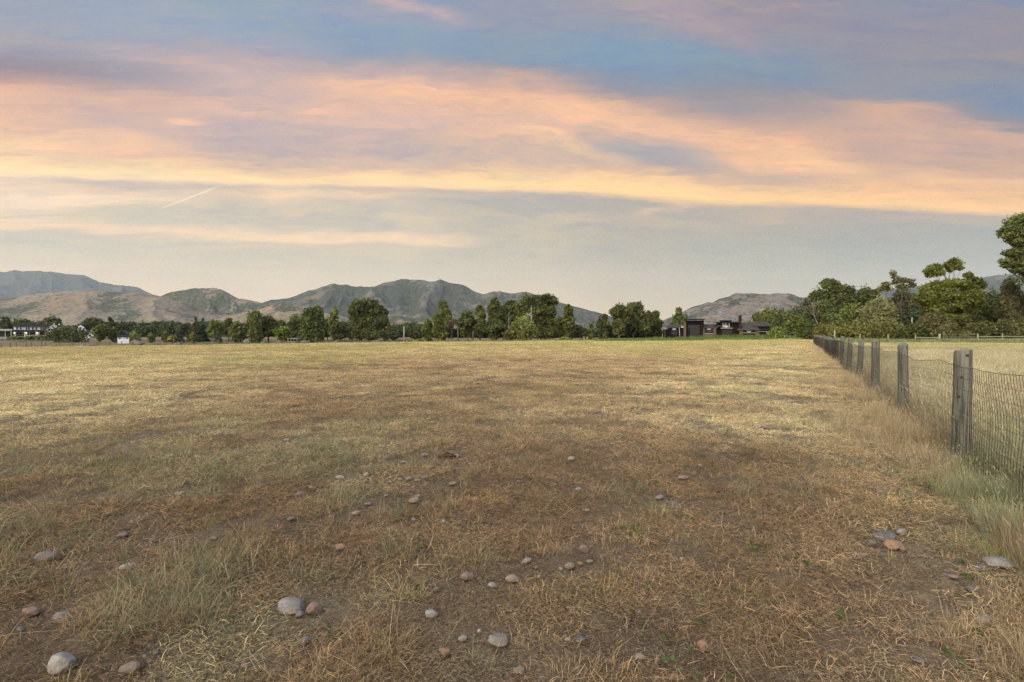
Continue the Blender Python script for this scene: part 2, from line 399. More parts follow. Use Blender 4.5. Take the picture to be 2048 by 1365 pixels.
# ------------------------------------------------------------------ hills
def build_hill(D, Wf, Wb, sky, mat, seed, u0, u1, n=420, m=120, spur=.33, L=1.0, rough=.02):
    px = np.array([p[0] for p in sky], float); py = np.array([p[1] for p in sky], float)
    U = np.linspace(u0, u1, n); e = np.interp(U * F + 1024, px, (HY - py) / F)
    k = np.array([1, 2, 3, 2, 1]) / 9.; e = np.convolve(np.pad(e, 2, mode='edge'), k, 'valid')
    e = e * (1 + (fbm(U * 30, U * 0 + seed, 4, seed) - .5) * rough * 4)
    t = np.concatenate([np.linspace(0, 1, m), 1 + np.linspace(0, 1, m // 4)[1:]])
    yy = np.where(t <= 1, D - Wf + Wf * t, D + Wb * (t - 1))
    Ug, Tg = np.meshgrid(U, t); Yg = np.repeat(yy[:, None], n, 1)
    Xg = Ug * Yg; zr = np.repeat((e * D + EYE)[None], len(t), 0)
    S = np.where(Tg <= 1, .18 * Tg + .82 * np.clip(Tg, 0, 1) ** 1.45, np.cos((Tg - 1) * math.pi / 2) ** 1)
    s = D / 3000. * L
    wx = (Ug * D + 260 * s * (fbm(Ug * D / (500 * s), Yg / (500 * s), 3, seed + 5) - .5)) 
    g = ridged(wx / (420 * s), Tg * 1.25 + seed, 4, seed + 9)        # spurs run down the slope
    env = np.clip(Tg, 0, 1) ** .6 * np.clip(1 - Tg, 0, 1) ** .55 * 1.9
    Z = zr * S
    Z = Z - zr * spur * env * (1 - g) * 1.6 + zr * spur * env * .25
    Z = Z + (ridged(Xg / (150 * s), Yg / (150 * s), 4, seed + 2) - .6) * (26 + 300 * rough) * s * np.clip(Tg * 2, 0, 1) * np.where(Tg < .97, 1, .35)
    lim = np.repeat((e * 1.0)[None], len(t), 0) * Yg + EYE
    Z = np.where(Tg < 1, np.minimum(Z, lim * (.985 + .015 * Tg)), Z) - np.where(Tg < .04, 6, 0) - 2
    veg = np.clip((1 - g) * 1.5 - .25, 0, 1) * np.clip(Tg * 1.6, 0, 1) + .35 * (fbm(Xg / (380 * s), Yg / (380 * s), 3, seed + 20) - .5)
    V = np.stack([Xg.ravel(), Yg.ravel(), Z.ravel()], 1)
    i, j = np.meshgrid(np.arange(len(t) - 1), np.arange(n - 1), indexing='ij')
    Q = np.stack([i * n + j, i * n + j + 1, (i + 1) * n + j + 1, (i + 1) * n + j], -1).reshape(-1, 4)
    me = meshdata('hills', V, Q.astype(np.int32), [mat], True)
    a = me.attributes.new('veg', 'FLOAT', 'POINT'); a.data.foreach_set('value', veg.ravel().astype(np.float32))
    o = link('hills', me); tag(o, kind='structure'); return o
G1 = (.20, .163, .102); SH = (.040, .052, .027); RK = (.20, .17, .145)
MH_tan = mat_hill('dry_hillside', G1, SH, RK, .2, .8, -.06)
MH_mid = mat_hill('brushy_hillside', (.185, .152, .092), (.036, .050, .024), RK, .3, .8, .045)
MH_rock = mat_hill('rocky_mountain', (.148, .125, .08), (.034, .047, .025), (.128, .115, .095), .85, .8, .055)
MH_red = mat_hill('rosy_hillside', (.185, .153, .108), (.043, .05, .033), (.15, .136, .12), .85, 1.1, -.035)
MH_far = mat_hill('distant_mountain', (.13, .125, .09), (.05, .065, .045), (.16, .15, .14), .4, .3, .06)
build_hill(6300, 2300, 800, [(-900, 540), (-400, 550), (0, 543), (60, 545), (140, 548), (170, 553), (200, 562), (240, 570), (275, 577), (303, 585), (330, 600), (420, 640), (520, 666)], MH_far, 2, -1.25, -.5, 460, 110, .24)
build_hill(3500, 1350, 600, [(430, 640), (500, 612), (525, 606), (555, 600), (575, 597), (600, 590), (630, 580), (645, 573), (670, 569), (700, 571), (720, 570), (748, 573), (765, 567), (785, 565), (800, 561), (820, 562), (845, 559), (862, 562), (880, 562), (900, 568), (925, 573), (950, 580), (968, 587), (985, 584), (1000, 583), (1020, 584), (1045, 585), (1070, 589), (1085, 592), (1115, 603), (1150, 614), (1190, 623), (1222, 633), (1260, 650), (1300, 667)], MH_rock, 7, -.62, .30, 620, 150, .32, .75, .028)
build_hill(3000, 800, 600, [(250, 640), (310, 598), (328, 588), (350, 581), (370, 577), (405, 574), (425, 576), (445, 581), (460, 589), (478, 597), (500, 598), (515, 601), (535, 609), (560, 625), (600, 650), (640, 667)], MH_mid, 12, -.80, -.35, 340, 110, .4, .7)
build_hill(2500, 950, 500, [(-700, 600), (-300, 606), (0, 598), (50, 591), (95, 585), (130, 582), (160, 581), (220, 584), (260, 586), (300, 588), (330, 595), (360, 605), (385, 614), (415, 626), (450, 640), (500, 660)], MH_tan, 17, -1.6, -.48, 460, 110, .16, .9, .006)
build_hill(2300, 800, 500, [(380, 660), (420, 641), (470, 628), (520, 617), (560, 605), (585, 606), (620, 616), (660, 628), (720, 640), (780, 652), (860, 667)], MH_tan, 21, -.63, -.16, 300, 100, .16, .8, .006)
build_hill(2050, 500, 400, [(560, 668), (640, 652), (700, 640), (760, 633), (800, 632), (850, 640), (900, 655), (960, 667)], MH_mid, 23, -.46, -.05, 260, 80, .3, .7)
build_hill(2000, 800, 500, [(1290, 662), (1320, 643), (1345, 633), (1370, 621), (1385, 614), (1400, 610), (1415, 604), (1425, 603), (1440, 594), (1458, 592), (1470, 587), (1490, 586), (1515, 587), (1550, 587), (1580, 589), (1612, 594), (1660, 600), (1720, 615), (1800, 640), (1860, 667)], MH_red, 29, .25, .82, 420, 120, .30, .7, .03)
build_hill(3300, 1100, 700, [(1500, 640), (1600, 600), (1660, 584), (1689, 577), (1740, 580), (1790, 578), (1833, 572), (1890, 566), (1940, 560), (1970, 552), (2010, 548), (2048, 545), (2200, 530), (2600, 550), (3200, 600)], MH_far, 33, .46, 1.6, 440, 100, .3)

# where the field stones lie: photo column, row, width, height, kind of rock
STONES = [
    (92, 1113, 44, 22, 'grey', 'long pale grey oval stone by the longer grass near the west edge of the foreground'),
    (255, 1134, 26, 16, 'white', 'pale blue-white rounded stone just before the big windswept grass tuft'),
    (63, 1224, 30, 18, 'pink', 'pinkish white blocky stone paired with a flat grey stone in the near corner'),
    (128, 1235, 38, 22, 'grey', 'flat grey stone sunk in grass beside the pinkish white blocky one'),
    (125, 1322, 46, 40, 'white', 'largest whitish grey boulder-like stone half hidden in near corner grass'),
    (262, 1336, 40, 28, 'tan', 'flat brownish grey slab stone close to the large whitish corner stone'),
    (585, 1211, 58, 26, 'white', 'long white stone with a tan streak, biggest of a group of three'),
    (628, 1215, 30, 30, 'pink', 'rosy pink rounded stone touching the long white streaked stone'),
    (600, 1232, 17, 14, 'grey', 'small light grey stone in front of the white and pink pair'),
    (680, 1095, 22, 12, 'orange', 'pinkish orange smooth stone alone between dry tufts'),
    (360, 987, 20, 10, 'tan', 'tan rounded stone on open brown ground far left of the stony patch'),
    (600, 988, 22, 11, 'pink', 'brownish pink wedge stone at the edge of green tufts'),
    (997, 1279, 42, 25, 'grey', 'rounded speckled grey cobble like a loaf, near bottom centre'),
    (933, 1152, 28, 18, 'pink', 'purplish brown angular stone left of the tan grey cobble'),
    (1026, 1158, 28, 16, 'tan', 'tan grey half buried cobble between a purplish stone and tiny pebbles'),
    (1053, 1123, 20, 11, 'white', 'pale flat leaf shaped stone just behind the tan grey cobble'),
    (1139, 1132, 21, 17, 'tan', 'tan grey egg shaped stone beside a little orange one'),
    (1167, 1097, 22, 21, 'pink', 'upright greyish pink angular stone above the egg shaped one'),
    (864, 1230, 28, 13, 'white', 'white flattish stone on bare dirt above a dark hollow'),
    (891, 1305, 22, 16, 'orange', 'orange tan rounded cobble below the dark hollow'),
    (1038, 1343, 23, 13, 'tan', 'buff oval stone at the bottom edge under the grey loaf cobble'),
    (1353, 1358, 28, 16, 'orange', 'orange angular stone cut by the bottom edge'),
    (1406, 1294, 25, 23, 'orange', 'round orange tan ball-like stone alone on brown thatch'),
    (1160, 1281, 22, 13, 'slate', 'purplish grey stone with a small brown one at its side'),
    (1348, 1008, 30, 13, 'slate', 'flat blue grey stone with two pale chips behind it'),
    (1772, 1071, 44, 17, 'slate', 'long flat dark grey stone, rearmost but one of the cluster by the fence'),
    (1802, 1063, 20, 16, 'white', 'light grey oval stone behind the long dark one of the fence cluster'),
    (1787, 1089, 35, 19, 'orange', 'big smooth orange stone in the cluster near the fence'),
    (1743, 1087, 19, 15, 'grey', 'round grey brown stone at the outer side of the fence cluster'),
    (1806, 1101, 12, 11, 'orange', 'small orange pebble at the front of the fence cluster'),
    (1968, 1240, 31, 27, 'tan', 'round buff cobble among tall stalks in the near right corner'),
    (1999, 1125, 54, 18, 'white', 'broad whitish slab half sunk below the bluish fence grass'),
    (1967, 1138, 28, 14, 'grey', 'grey sunken stone in front of the broad whitish slab'),
    (1943, 1179, 22, 15, 'slate', 'dark slate stone tilted in the straw below the whitish slab'),
    (1535, 855, 20, 10, 'pink', 'pale rosy flat stone in the pale grass of mid field'),
    (1143, 918, 16, 9, 'white', 'white lone stone beyond the brown thatch in mid field'),
    (1366, 956, 22, 6, 'pink', 'thin flat pink stone behind the blue grey flat one'),
    (681, 955, 18, 8, 'white', 'white flat stone at the near end of the green tufts belt'),
    (733, 951, 11, 11, 'white', 'upright white pointed stone in the stony patch'),
    (831, 1001, 26, 12, 'tan', 'domed tan stone with a grey one resting behind it'),
    (848, 911, 16, 8, 'grey', 'flat grey stone beside the dark rotten wood fragment'),
    (913, 913, 10, 7, 'white', 'white chip touching the end of the rotten wood fragment'),
    (1765, 853, 18, 7, 'pink', 'pinkish stone lying in pale grass close to the third fence post'),
    (610, 1283, 26, 16, 'slate', 'purplish grey sunken stone below the group of three'),
    (489, 1336, 16, 13, 'pink', 'pinkish cream pebble on the dirt by the bottom edge'),
    (712, 1028, 17, 8, 'tan', 'tan stone between the green tufts and the stony patch'),
    (1277, 1228, 11, 13, 'tan', 'small upright buff pebble standing alone on brown thatch'),
    (1230, 787, 7, 5, 'white', 'tiny white stone alone on the golden grass far out'),
]
SMALL = [(246, 1071, 20, 9, 'grey'), (200, 1001, 26, 8, 'grey'), (306, 1081, 20, 9, 'slate'), (366, 1057, 16, 7, 'grey'), (301, 1297, 10, 7, 'grey'), (313, 1310, 14, 8, 'slate'), (299, 1329, 12, 8, 'slate'),
    (41, 1262, 16, 9, 'slate'), (3, 1043, 12, 10, 'white'), (583, 1038, 18, 9, 'grey'), (215, 1030, 16, 7, 'grey'), (135, 1016, 16, 7, 'grey'), (427, 1079, 14, 7, 'grey'), (506, 1240, 10, 6, 'tan'), (985, 1172, 18, 10, 'white'),
    (1160, 1130, 12, 9, 'orange'), (1180, 1126, 14, 8, 'tan'), (925, 1280, 18, 10, 'white'), (958, 1268, 8, 7, 'white'), (1136, 1283, 14, 10, 'tan'), (1281, 1317, 22, 13, 'tan'), (1078, 1157, 8, 7, 'white'), (1122, 1143, 9, 5, 'white'),
    (1071, 1138, 11, 6, 'orange'), (835, 994, 13, 7, 'grey'), (905, 968, 18, 7, 'tan'), (828, 1042, 9, 10, 'white'), (887, 1046, 9, 9, 'white'), (997, 1023, 16, 8, 'slate'), (1157, 980, 12, 8, 'white'), (1110, 972, 8, 5, 'white'),
    (1319, 996, 16, 10, 'white'), (1175, 1023, 10, 7, 'tan'), (1364, 1122, 8, 6, 'white'), (874, 1181, 12, 8, 'grey'), (772, 994, 9, 6, 'grey'), (1037, 965, 12, 5, 'pink'), (1761, 986, 11, 7, 'white'), (1908, 1156, 22, 8, 'pink'),
    (1955, 1322, 14, 9, 'white'), (1680, 1350, 18, 10, 'tan'), (1972, 1059, 22, 12, 'grey'), (1720, 1112, 18, 8, 'grey'), (1837, 1326, 18, 7, 'grey'), (1566, 860, 10, 4, 'grey'), (1173, 903, 12, 5, 'white'), (1424, 924, 9, 5, 'tan'),
    (1402, 933, 8, 5, 'white'), (1502, 926, 7, 5, 'tan'), (573, 881, 12, 5, 'white'), (765, 894, 9, 6, 'white'), (771, 916, 12, 6, 'white'), (683, 908, 10, 5, 'grey'), (677, 940, 8, 5, 'white'), (738, 935, 10, 4, 'grey'), (780, 957, 11, 5, 'white'),
    (818, 959, 14, 7, 'white'), (835, 962, 13, 6, 'grey'), (849, 957, 12, 6, 'grey'), (800, 961, 9, 4, 'white'), (930, 897, 10, 5, 'pink'), (941, 930, 9, 4, 'white'), (722, 985, 10, 12, 'pink'), (806, 926, 10, 4, 'white'), (440, 868, 14, 5, 'grey'),
    (601, 876, 9, 4, 'grey'), (623, 977, 9, 6, 'white'), (736, 1010, 13, 6, 'grey')]
STONE_SPOTS = []
for q in STONES + SMALL:
    c = gp(q[0], q[1] + q[3] * .45); STONE_SPOTS.append((c.x, c.y, q[2] * c.y / F * .5))

# ------------------------------------------------------------------ grass (stuff)
rng = np.random.default_rng(5)
def blades(n, spread, ln, wd, lean, z0, z1, droop, seed, straw=(.6, 1.25), heads=0, cluster=False):
    r = np.random.default_rng(seed)
    V = []; Q = []; C = []
    for i in range(n):
        if cluster:
            rad = spread * math.sqrt(r.random()) * .5; a0 = r.random() * 6.283
            bx, by = rad * math.cos(a0), rad * math.sin(a0)
        else: bx, by = (r.random(2) - .5) * spread
        bz = z0 + (z1 - z0) * r.random()
        a = r.random() * 6.283 if not cluster else a0 + (r.random() - .5) * 2.4
        l = ln[0] + (ln[1] - ln[0]) * r.random() ** 1.4
        el = lean[0] + (lean[1] - lean[0]) * r.random()
        w = wd * (.6 + .8 * r.random())
        dx, dy = math.cos(a), math.sin(a); sx, sy = -dy, dx
        if r.random() < .35 and not cluster: sx, sy, szz = 0, 0, 1
        else: szz = 0
        base = len(V); dr = droop * (.4 + r.random()); kink = (r.random() - .5) * .5
        seg = 3
        g = straw[0] + (straw[1] - straw[0]) * r.random()
        hue = r.normal(0, .035)
        p = np.array([bx, by, bz]); e = el
        for k in range(seg + 1):
            ww = w * (1 - .75 * (k / seg) ** 2) * .5
            V.append((p[0] + sx * ww, p[1] + sy * ww, p[2] + szz * ww)); V.append((p[0] - sx * ww, p[1] - sy * ww, p[2] - szz * ww))
            t = k / seg; gg = g * (.82 + .3 * t)
            c = (gg * (1 + hue), gg, gg * (1 - hue * 1.5)); C += [c, c]
            aa = a + kink * k
            p = p + np.array([math.cos(aa) * math.cos(e), math.sin(aa) * math.cos(e), math.sin(e)]) * l / seg
            e -= dr / seg
        for k in range(seg):
            Q.append((base + 2 * k, base + 2 * k + 1, base + 2 * k + 3, base + 2 * k + 2))
        if r.random() < heads:       # seed head at the tip
            b2 = len(V); hl = .05 + .04 * r.random(); hw = .0035 + .002 * r.random()
            dvec = np.array([math.cos(a) * math.cos(e), math.sin(a) * math.cos(e), math.sin(e)])
            for q, ww in ((0, .3), (.35, 1), (1, .15)):
                pp = p + dvec * hl * q
                V.append(tuple(pp + np.array([sx, sy, 0]) * hw * ww)); V.append(tuple(pp - np.array([sx, sy, 0]) * hw * ww)); C += [(1.35, 1.2, 1.0)] * 2
            Q += [(b2, b2 + 1, b2 + 3, b2 + 2), (b2 + 2, b2 + 3, b2 + 5, b2 + 4)]
    return np.array(V), np.array(Q), np.array(C)
def sprig(n, seed):
    r = np.random.default_rng(seed); V = []; Q = []; C = []
    for i in range(n):
        a = r.random() * 6.283; l = .012 + .02 * r.random(); el = .15 + .9 * r.random(); w = l * .38; rad = .05 * r.random(); b0 = r.random() * 6.283
        p = np.array([math.cos(b0) * rad, math.sin(b0) * rad, .01 + .03 * r.random()]); dv = np.array([math.cos(a) * math.cos(el), math.sin(a) * math.cos(el), math.sin(el)]); sv = np.array([-math.sin(a), math.cos(a), 0]) * w
        b = len(V); V += [p, p + dv * l * .5 + sv, p + dv * l, p + dv * l * .5 - sv]; Q.append((b, b + 1, b + 2, b + 3)); g = .7 + .6 * r.random(); C += [(g, g, g)] * 4
    return np.array(V), np.array(Q), np.array(C)
def proto(name, data, mat):
    V, Q, C = data; me = meshdata(name, V, Q.astype(np.int32), [mat]); setcol(me, 'blade', C)
    return bpy.data.objects.new(name, me)
def scatter(name, P, rot, scl, idx, tint, protos, label):
    c = bpy.data.collections.new(name + '_kinds')
    for i, p in enumerate(protos): p.name = '%s_kind_%s' % (name, 'abcdefghij'[i]); c.objects.link(p)
    me = bpy.data.meshes.new(name); me.vertices.add(len(P)); me.vertices.foreach_set('co', np.asarray(P, np.float32).ravel())
    a = me.attributes.new('rot', 'FLOAT_VECTOR', 'POINT'); a.data.foreach_set('vector', np.asarray(rot, np.float32).ravel())
    a = me.attributes.new('scl', 'FLOAT', 'POINT'); a.data.foreach_set('value', np.asarray(scl, np.float32))
    a = me.attributes.new('idx', 'INT', 'POINT'); a.data.foreach_set('value', np.asarray(idx, np.int32))
    setcol(me, 'tint', tint)
    o = link(name, me); tag(o, label, 'grass', kind='stuff')
    ng = bpy.data.node_groups.new(name, 'GeometryNodeTree')
    ng.interface.new_socket('Geometry', in_out='INPUT', socket_type='NodeSocketGeometry'); ng.interface.new_socket('Geometry', in_out='OUTPUT', socket_type='NodeSocketGeometry')
    gi = ng.nodes.new('NodeGroupInput'); go = ng.nodes.new('NodeGroupOutput')
    ci = ng.nodes.new('GeometryNodeCollectionInfo'); ci.inputs['Collection'].default_value = c; ci.inputs['Separate Children'].default_value = True; ci.inputs['Reset Children'].default_value = True
    ip = ng.nodes.new('GeometryNodeInstanceOnPoints'); ip.inputs['Pick Instance'].default_value = True
    def na(nm, ty):
        n = ng.nodes.new('GeometryNodeInputNamedAttribute'); n.data_type = ty; n.inputs['Name'].default_value = nm; return n.outputs[0]
    L = ng.links.new
    L(gi.outputs[0], ip.inputs['Points']); L(ci.outputs[0], ip.inputs['Instance'])
    L(na('idx', 'INT'), ip.inputs['Instance Index']); L(na('rot', 'FLOAT_VECTOR'), ip.inputs['Rotation']); L(na('scl', 'FLOAT'), ip.inputs['Scale'])
    L(ip.outputs[0], go.inputs[0])
    md = o.modifiers.new('scatter', 'NODES'); md.node_group = ng; return o
def polar_points(n, d0, d1, a0=-54, a1=54, power=1.0):
    """points with density falling off with distance"""
    r = d0 * (d1 / d0) ** rng.random(n) if power == 0 else (d0 ** power + (d1 ** power - d0 ** power) * rng.random(n)) ** (1 / power)
    a = np.radians(a0 + (a1 - a0) * rng.random(n))
    return r * np.sin(a), r * np.cos(a)
def clear(x, y, gap):
    """drop tufts that would stand on a stone"""
    ok = np.ones(len(x), bool)
    for sx, sy, sr in STONE_SPOTS: ok &= np.hypot(x - sx, y - sy) > sr + gap
    return x[ok], y[ok]
def pack(x, y, tilt=.05):
    z = hgt(x, y); n = len(x)
    return np.stack([x, y, z], 1), np.stack([rng.normal(0, tilt, n), rng.normal(0, tilt, n), rng.random(n) * 6.283], 1)

# matted dead thatch lying on the soil
TH = [proto('t', blades(620, .36, (.010, .050), .0016, (-.1, .75), .0, .014, .35, 100 + i, (.15, 1.7)), M['thatch']) for i in range(5)]
x, y = polar_points(42000, 1.1, 150, power=1.15); x, y = clear(x, y, .13)
d = np.hypot(x, y); sd = side(x, y)
bare = fbm(x * 1.6, y * 1.6, 3, 90)
k = (rng.random(len(x)) < np.where(d < 9, np.clip((bare - .30) * 5.5, .72, 1), 1)); x, y, d = x[k], y[k], d[k]
P, rot = pack(x, y); scl = (.8 + .5 * rng.random(len(x))) * (1 + d / 22)
tint = zone(x, y) * (.62 + .75 * rng.random((len(x), 1)) ** 1.4) * (1 + rng.normal(0, .025, (len(x), 3)))
P[:, 2] += .002
scatter('dry_thatch', P, rot, scl, rng.integers(0, 5, len(x)), tint * np.array((1.50, 1.42, 1.27)), TH, 'matted dead straw lying over the bare soil of the pasture')

# crumbs of broken straw and leaf litter on the soil itself
LT = [proto('t', blades(520, .4, (.005, .026), .0022, (-.1, .35), .0, .004, .1, 150 + i, (.25, 1.6)), M['thatch']) for i in range(4)]
x, y = polar_points(15000, 1.1, 60, power=1.25); x, y = clear(x, y, .03)
P, rot = pack(x, y); d = np.hypot(x, y)
tint = (zone(x, y) * .55 + np.array((.20, .145, .095)) * .55) * (.6 + .7 * rng.random((len(x), 1)))
scatter('straw_litter', P, rot, (.8 + .5 * rng.random(len(x))) * (1 + d / 25), rng.integers(0, 4, len(x)), tint, LT, 'crumbs of broken straw and dry leaf litter on the bare soil')

# short upright tufts
TU = [proto('t', blades(44, .12, (.015, .075), .0018, (.45, 1.5), 0, .006, .7, 200 + i, (.35, 1.6), 0, True), M['grass']) for i in range(5)]
x, y = polar_points(82000, 1.2, 160, power=1.12); x, y = clear(x, y, .10)
d = np.hypot(x, y); sd = side(x, y); cl = fbm(x * .8, y * .8, 3, 97)
cl = cl * .6 + .4 * fbm(x * 3.2, y * 3.2, 2, 98)
k = rng.random(len(x)) < np.clip((cl - .37) * 6, .26, 1) * np.where(sd > -.2, .2, 1)
x, y, d = x[k], y[k], d[k]
P, rot = pack(x, y, .12); scl = (.6 + .8 * rng.random(len(x)) ** 1.5) * (1 + d / 45)
tint = zone(x, y) * (.85 + .55 * rng.random((len(x), 1)))
g = rng.random(len(x)) < .15 + .25 * sstep(.48, .6, fbm(x * .45, y * .45, 3, 99)) * (d < 40); tint[g] = tint[g] * .35 + np.array((.15, .185, .075)) * .6
scatter('short_grass', P, rot, scl, rng.integers(0, 5, len(x)), tint * np.array((1.48, 1.42, 1.22)), TU, 'short dry grass tufts growing all over the pasture')

# loose longer stalks in the foreground
ST = [proto('t', blades(7, .2, (.05, .20), .0015, (.02, 1.1), .0, .015, .2, 260 + i, (.9, 1.6)), M['grass']) for i in range(5)]
x, y = polar_points(2200, 1.3, 14, power=1.1); x, y = clear(x, y, .08); P, rot = pack(x, y, .1)
scatter('straw_stalks', P, rot, .7 + .6 * rng.random(len(x)), rng.integers(0, 5, len(x)), np.tile(np.array((.44, .34, .19)), (len(x), 1)) * (.6 + .6 * rng.random((len(x), 1))), ST, 'loose pale straw stalks fallen across the foreground')

# grey green taller tufts: the big windswept one, the belt left of the middle, clumps here and there
TT = [proto('t', blades(46, .2, (.09, .30), .0028, (.25, 1.3), 0, .005, 1.3, 300 + i, (.6, 1.3), 0, True), M['grass']) for i in range(5)]
xs, ys = [], []
for (px, py, rx, ry, n) in [(400, 1175, .38, .30, 60), (330, 1240, .40, .16, 40), (450, 1120, .3, .2, 14), (60, 1120, .5, .4, 30), (20, 1060, .4, .3, 20), (640, 920, 1.6, 1.0, 80), (560, 940, 1.2, .8, 50), (760, 855, 1.8, 1.2, 60), (690, 1000, .5, .4, 30), (360, 930, 1.6, .8, 50), (820, 1030, .3, .3, 10), (800, 1105, .15, .15, 6), (960, 1130, .2, .15, 8), (620, 900, 2., 1.2, 60), (1225, 1000, .5, .4, 14), (200, 1190, .5, .4, 20), (1560, 985, .5, .4, 12), (1740, 930, 1.0, .6, 40), (30, 960, 1.5, .8, 40)]:
    c = gp(px, py); xs += list(c.x + rng.normal(0, rx * .6, n)); ys += list(c.y + rng.normal(0, ry * .6, n))
xa, ya = polar_points(800, 2., 16, power=1.4); k = fbm(xa * .7, ya * .7, 3, 77) > .58; xs += list(xa[k]); ys += list(ya[k])
x = np.array(xs); y = np.array(ys); x, y = clear(x, y, .10); P, rot = pack(x, y, .25)
t = np.where(rng.random((len(x), 1)) < .5, np.array([[.205, .22, .115]]), np.array([[.34, .27, .155]])) * (.7 + .5 * rng.random((len(x), 1)))
scatter('tall_tufts', P, rot, .42 + .5 * rng.random(len(x)), rng.integers(0, 5, len(x)), t * 1.15, TT, 'grey green longer grass tufts standing above the mown pasture')

# tall grass along and beyond the fence
TL = [proto('t', blades(40, .26, (.22, .58), .0036, (1.0, 1.5), 0, .005, .45, 400 + i, (.6, 1.35), .12, True), M['grass']) for i in range(5)]
n = 5200; tt = 1.2 + (72 - 1.2) * rng.random(n) ** 1.9
off = -rng.random(n) ** 2.2 * 1.1 + rng.random(n) * .5
off = np.where(tt < 4.6, np.maximum(off, -.28 + .5 * rng.random(n) ** 2), off)
x = .5625 * tt + 1.785 + off * 1.147; y = tt + rng.random(n)
keep = rng.random(n) < np.clip(fbm(x * 1.1, y * 1.1, 3, 120) * 2.6 - .82, .05, 1); x, y = x[keep], y[keep]
sc1 = (.28 + .46 * rng.random(len(x)) ** 1.4) * np.where(side(x, y) < -.5, .65, 1)
x2, y2 = polar_points(60000, 3.2, 92, 26, 56, power=.9); s2 = side(x2, y2); k = s2 > .1; x2, y2, s2 = x2[k], y2[k], s2[k]
k = rng.random(len(x2)) < np.clip(fbm(x2 * .5, y2 * .5, 3, 130) * 2.4 - .6, .1, 1); x2, y2 = x2[k], y2[k]
sc2 = (.40 + .6 * rng.random(len(x2))) * np.where(np.hypot(x2, y2) > 45, .85, 1.05)
x = np.concatenate([x, x2]); y = np.concatenate([y, y2]); sc = np.concatenate([sc1, sc2])
extra = []
for px, py, rx, ry, n, s_, cc in [(1985, 1000, .22, .35, 80, .42, BLUEG * 1.45), (2035, 1070, .15, .25, 50, .42, BLUEG * 1.5), (1930, 940, .2, .2, 30, .32, BLUEG * 1.3), (1800, 880, .5, .5, 70, .42, TAN * 1.1), (1860, 925, .3, .3, 40, .36, TAN * 1.1), (1740, 850, .5, .6, 50, .4, TAN * 1.15), (1590, 850, .5, .4, 24, .3, PALE), (1950, 1010, .25, .35, 40, .20, GREEN * 1.5), (2030, 1125, .15, .25, 30, .2, GREEN * 1.6), (1885, 965, .2, .2, 20, .18, GREEN * 1.5), (1270, 1068, .05, .05, 6, .14, GREEN * 1.4), (1560, 980, .3, .2, 14, .18, TAN), (1700, 985, .3, .2, 14, .2, TAN), (1960, 1290, .35, .2, 9, .3, TAN), (2020, 1330, .2, .15, 8, .32, TAN)]:
    c = gp(px, py); extra += [(c.x + rng.normal(0, rx * .7), c.y + rng.normal(0, ry * .7), s_ * rng.uniform(.7, 1.3), cc) for _ in range(n)]
sc = np.where((y > 3.4) & (y < 5.8) & (side(x, y) < .05), sc * .6, sc)
P, rot = pack(x, y, .1); tint = zone(x, y) * (.8 + .5 * rng.random((len(x), 1)))
nn = fbm(x * .6, y * .6, 3, 140); dd = np.hypot(x, y)
bl = (sstep(.42, .55, nn) * (1 - sstep(6.0, 9.5, dd)) * sstep(-.45, -.1, side(x, y)))[:, None]; tint = tint * (1 - bl) + BLUEG * 1.3 * bl
xe = np.array([q[0] for q in extra]); ye = np.array([q[1] for q in extra]); Pe, re_ = pack(xe, ye, .12)
P = np.concatenate([P, Pe]); rot = np.concatenate([rot, re_]); sc = np.concatenate([sc, [q[2] for q in extra]]); tint = np.concatenate([tint, np.array([q[3] * rng.uniform(.7, 1.25) for q in extra])]); x = P[:, 0]
scatter('fence_grass', P, rot, sc, rng.integers(0, 5, len(x)), tint * 1.1, TL, 'tall pale grass along and beyond the woven wire fence')

# small green weeds
SP = [proto('t', sprig(14, 500 + i), M['grass']) for i in range(4)]
x, y = polar_points(900, 1.5, 14, power=1.3); k = fbm(x * .9, y * .9, 3, 150) > .5; x, y = x[k], y[k]
for (px, py, n, r_) in [(1268, 1068, 14, .07), (1365, 1262, 8, .08), (820, 1185, 5, .08), (1955, 1000, 40, .5), (2030, 1090, 30, .4), (1900, 960, 30, .4), (1390, 1345, 6, .08), (1600, 880, 20, .6), (1430, 920, 12, .3), (760, 1000, 18, .4), (2020, 1330, 12, .15)]:
    c = gp(px, py); x = np.concatenate([x, c.x + rng.normal(0, r_, n)]); y = np.concatenate([y, c.y + rng.normal(0, r_, n)])
P, rot = pack(x, y, .2)
scatter('green_weeds', P, rot, .35 + .5 * rng.random(len(x)), rng.integers(0, 4, len(x)), np.tile(np.array((.065, .10, .03)), (len(x), 1)) * (.7 + .8 * rng.random((len(x), 1))), SP, 'small green broadleaf weeds sprouting in the dry grass')

# lush rough growth before the dark house, the cottonwoods and the far fences
LG = [proto('t', blades(40, .9, (.25, .75), .03, (.8, 1.5), 0, .01, .6, 600 + i, (.6, 1.35), 0, True), M['grass']) for i in range(4)]
xs, ys, tn = [], [], []
for (p0, p1, d0, d1, n, col) in [(1190, 1640, 120, 163, 5200, (.13, .185, .06)), (860, 1230, 148, 166, 1500, (.17, .20, .085)), (300, 860, 172, 190, 500, (.12, .16, .06)), (0, 130, 275, 292, 500, (.09, .14, .05)), (1640, 2200, 70, 95, 2600, (.22, .25, .12))]:
    dq = d0 + (d1 - d0) * rng.random(n); pp = p0 + (p1 - p0) * rng.random(n)
    xs += list((pp - 1024) / F * dq); ys += list(dq); tn += list(np.array(col) * (.6 + .9 * rng.random((n, 1))) * np.array([[1, 1, 1]]))
x = np.array(xs); y = np.array(ys); P, rot = pack(x, y, .1); tn = np.array(tn)
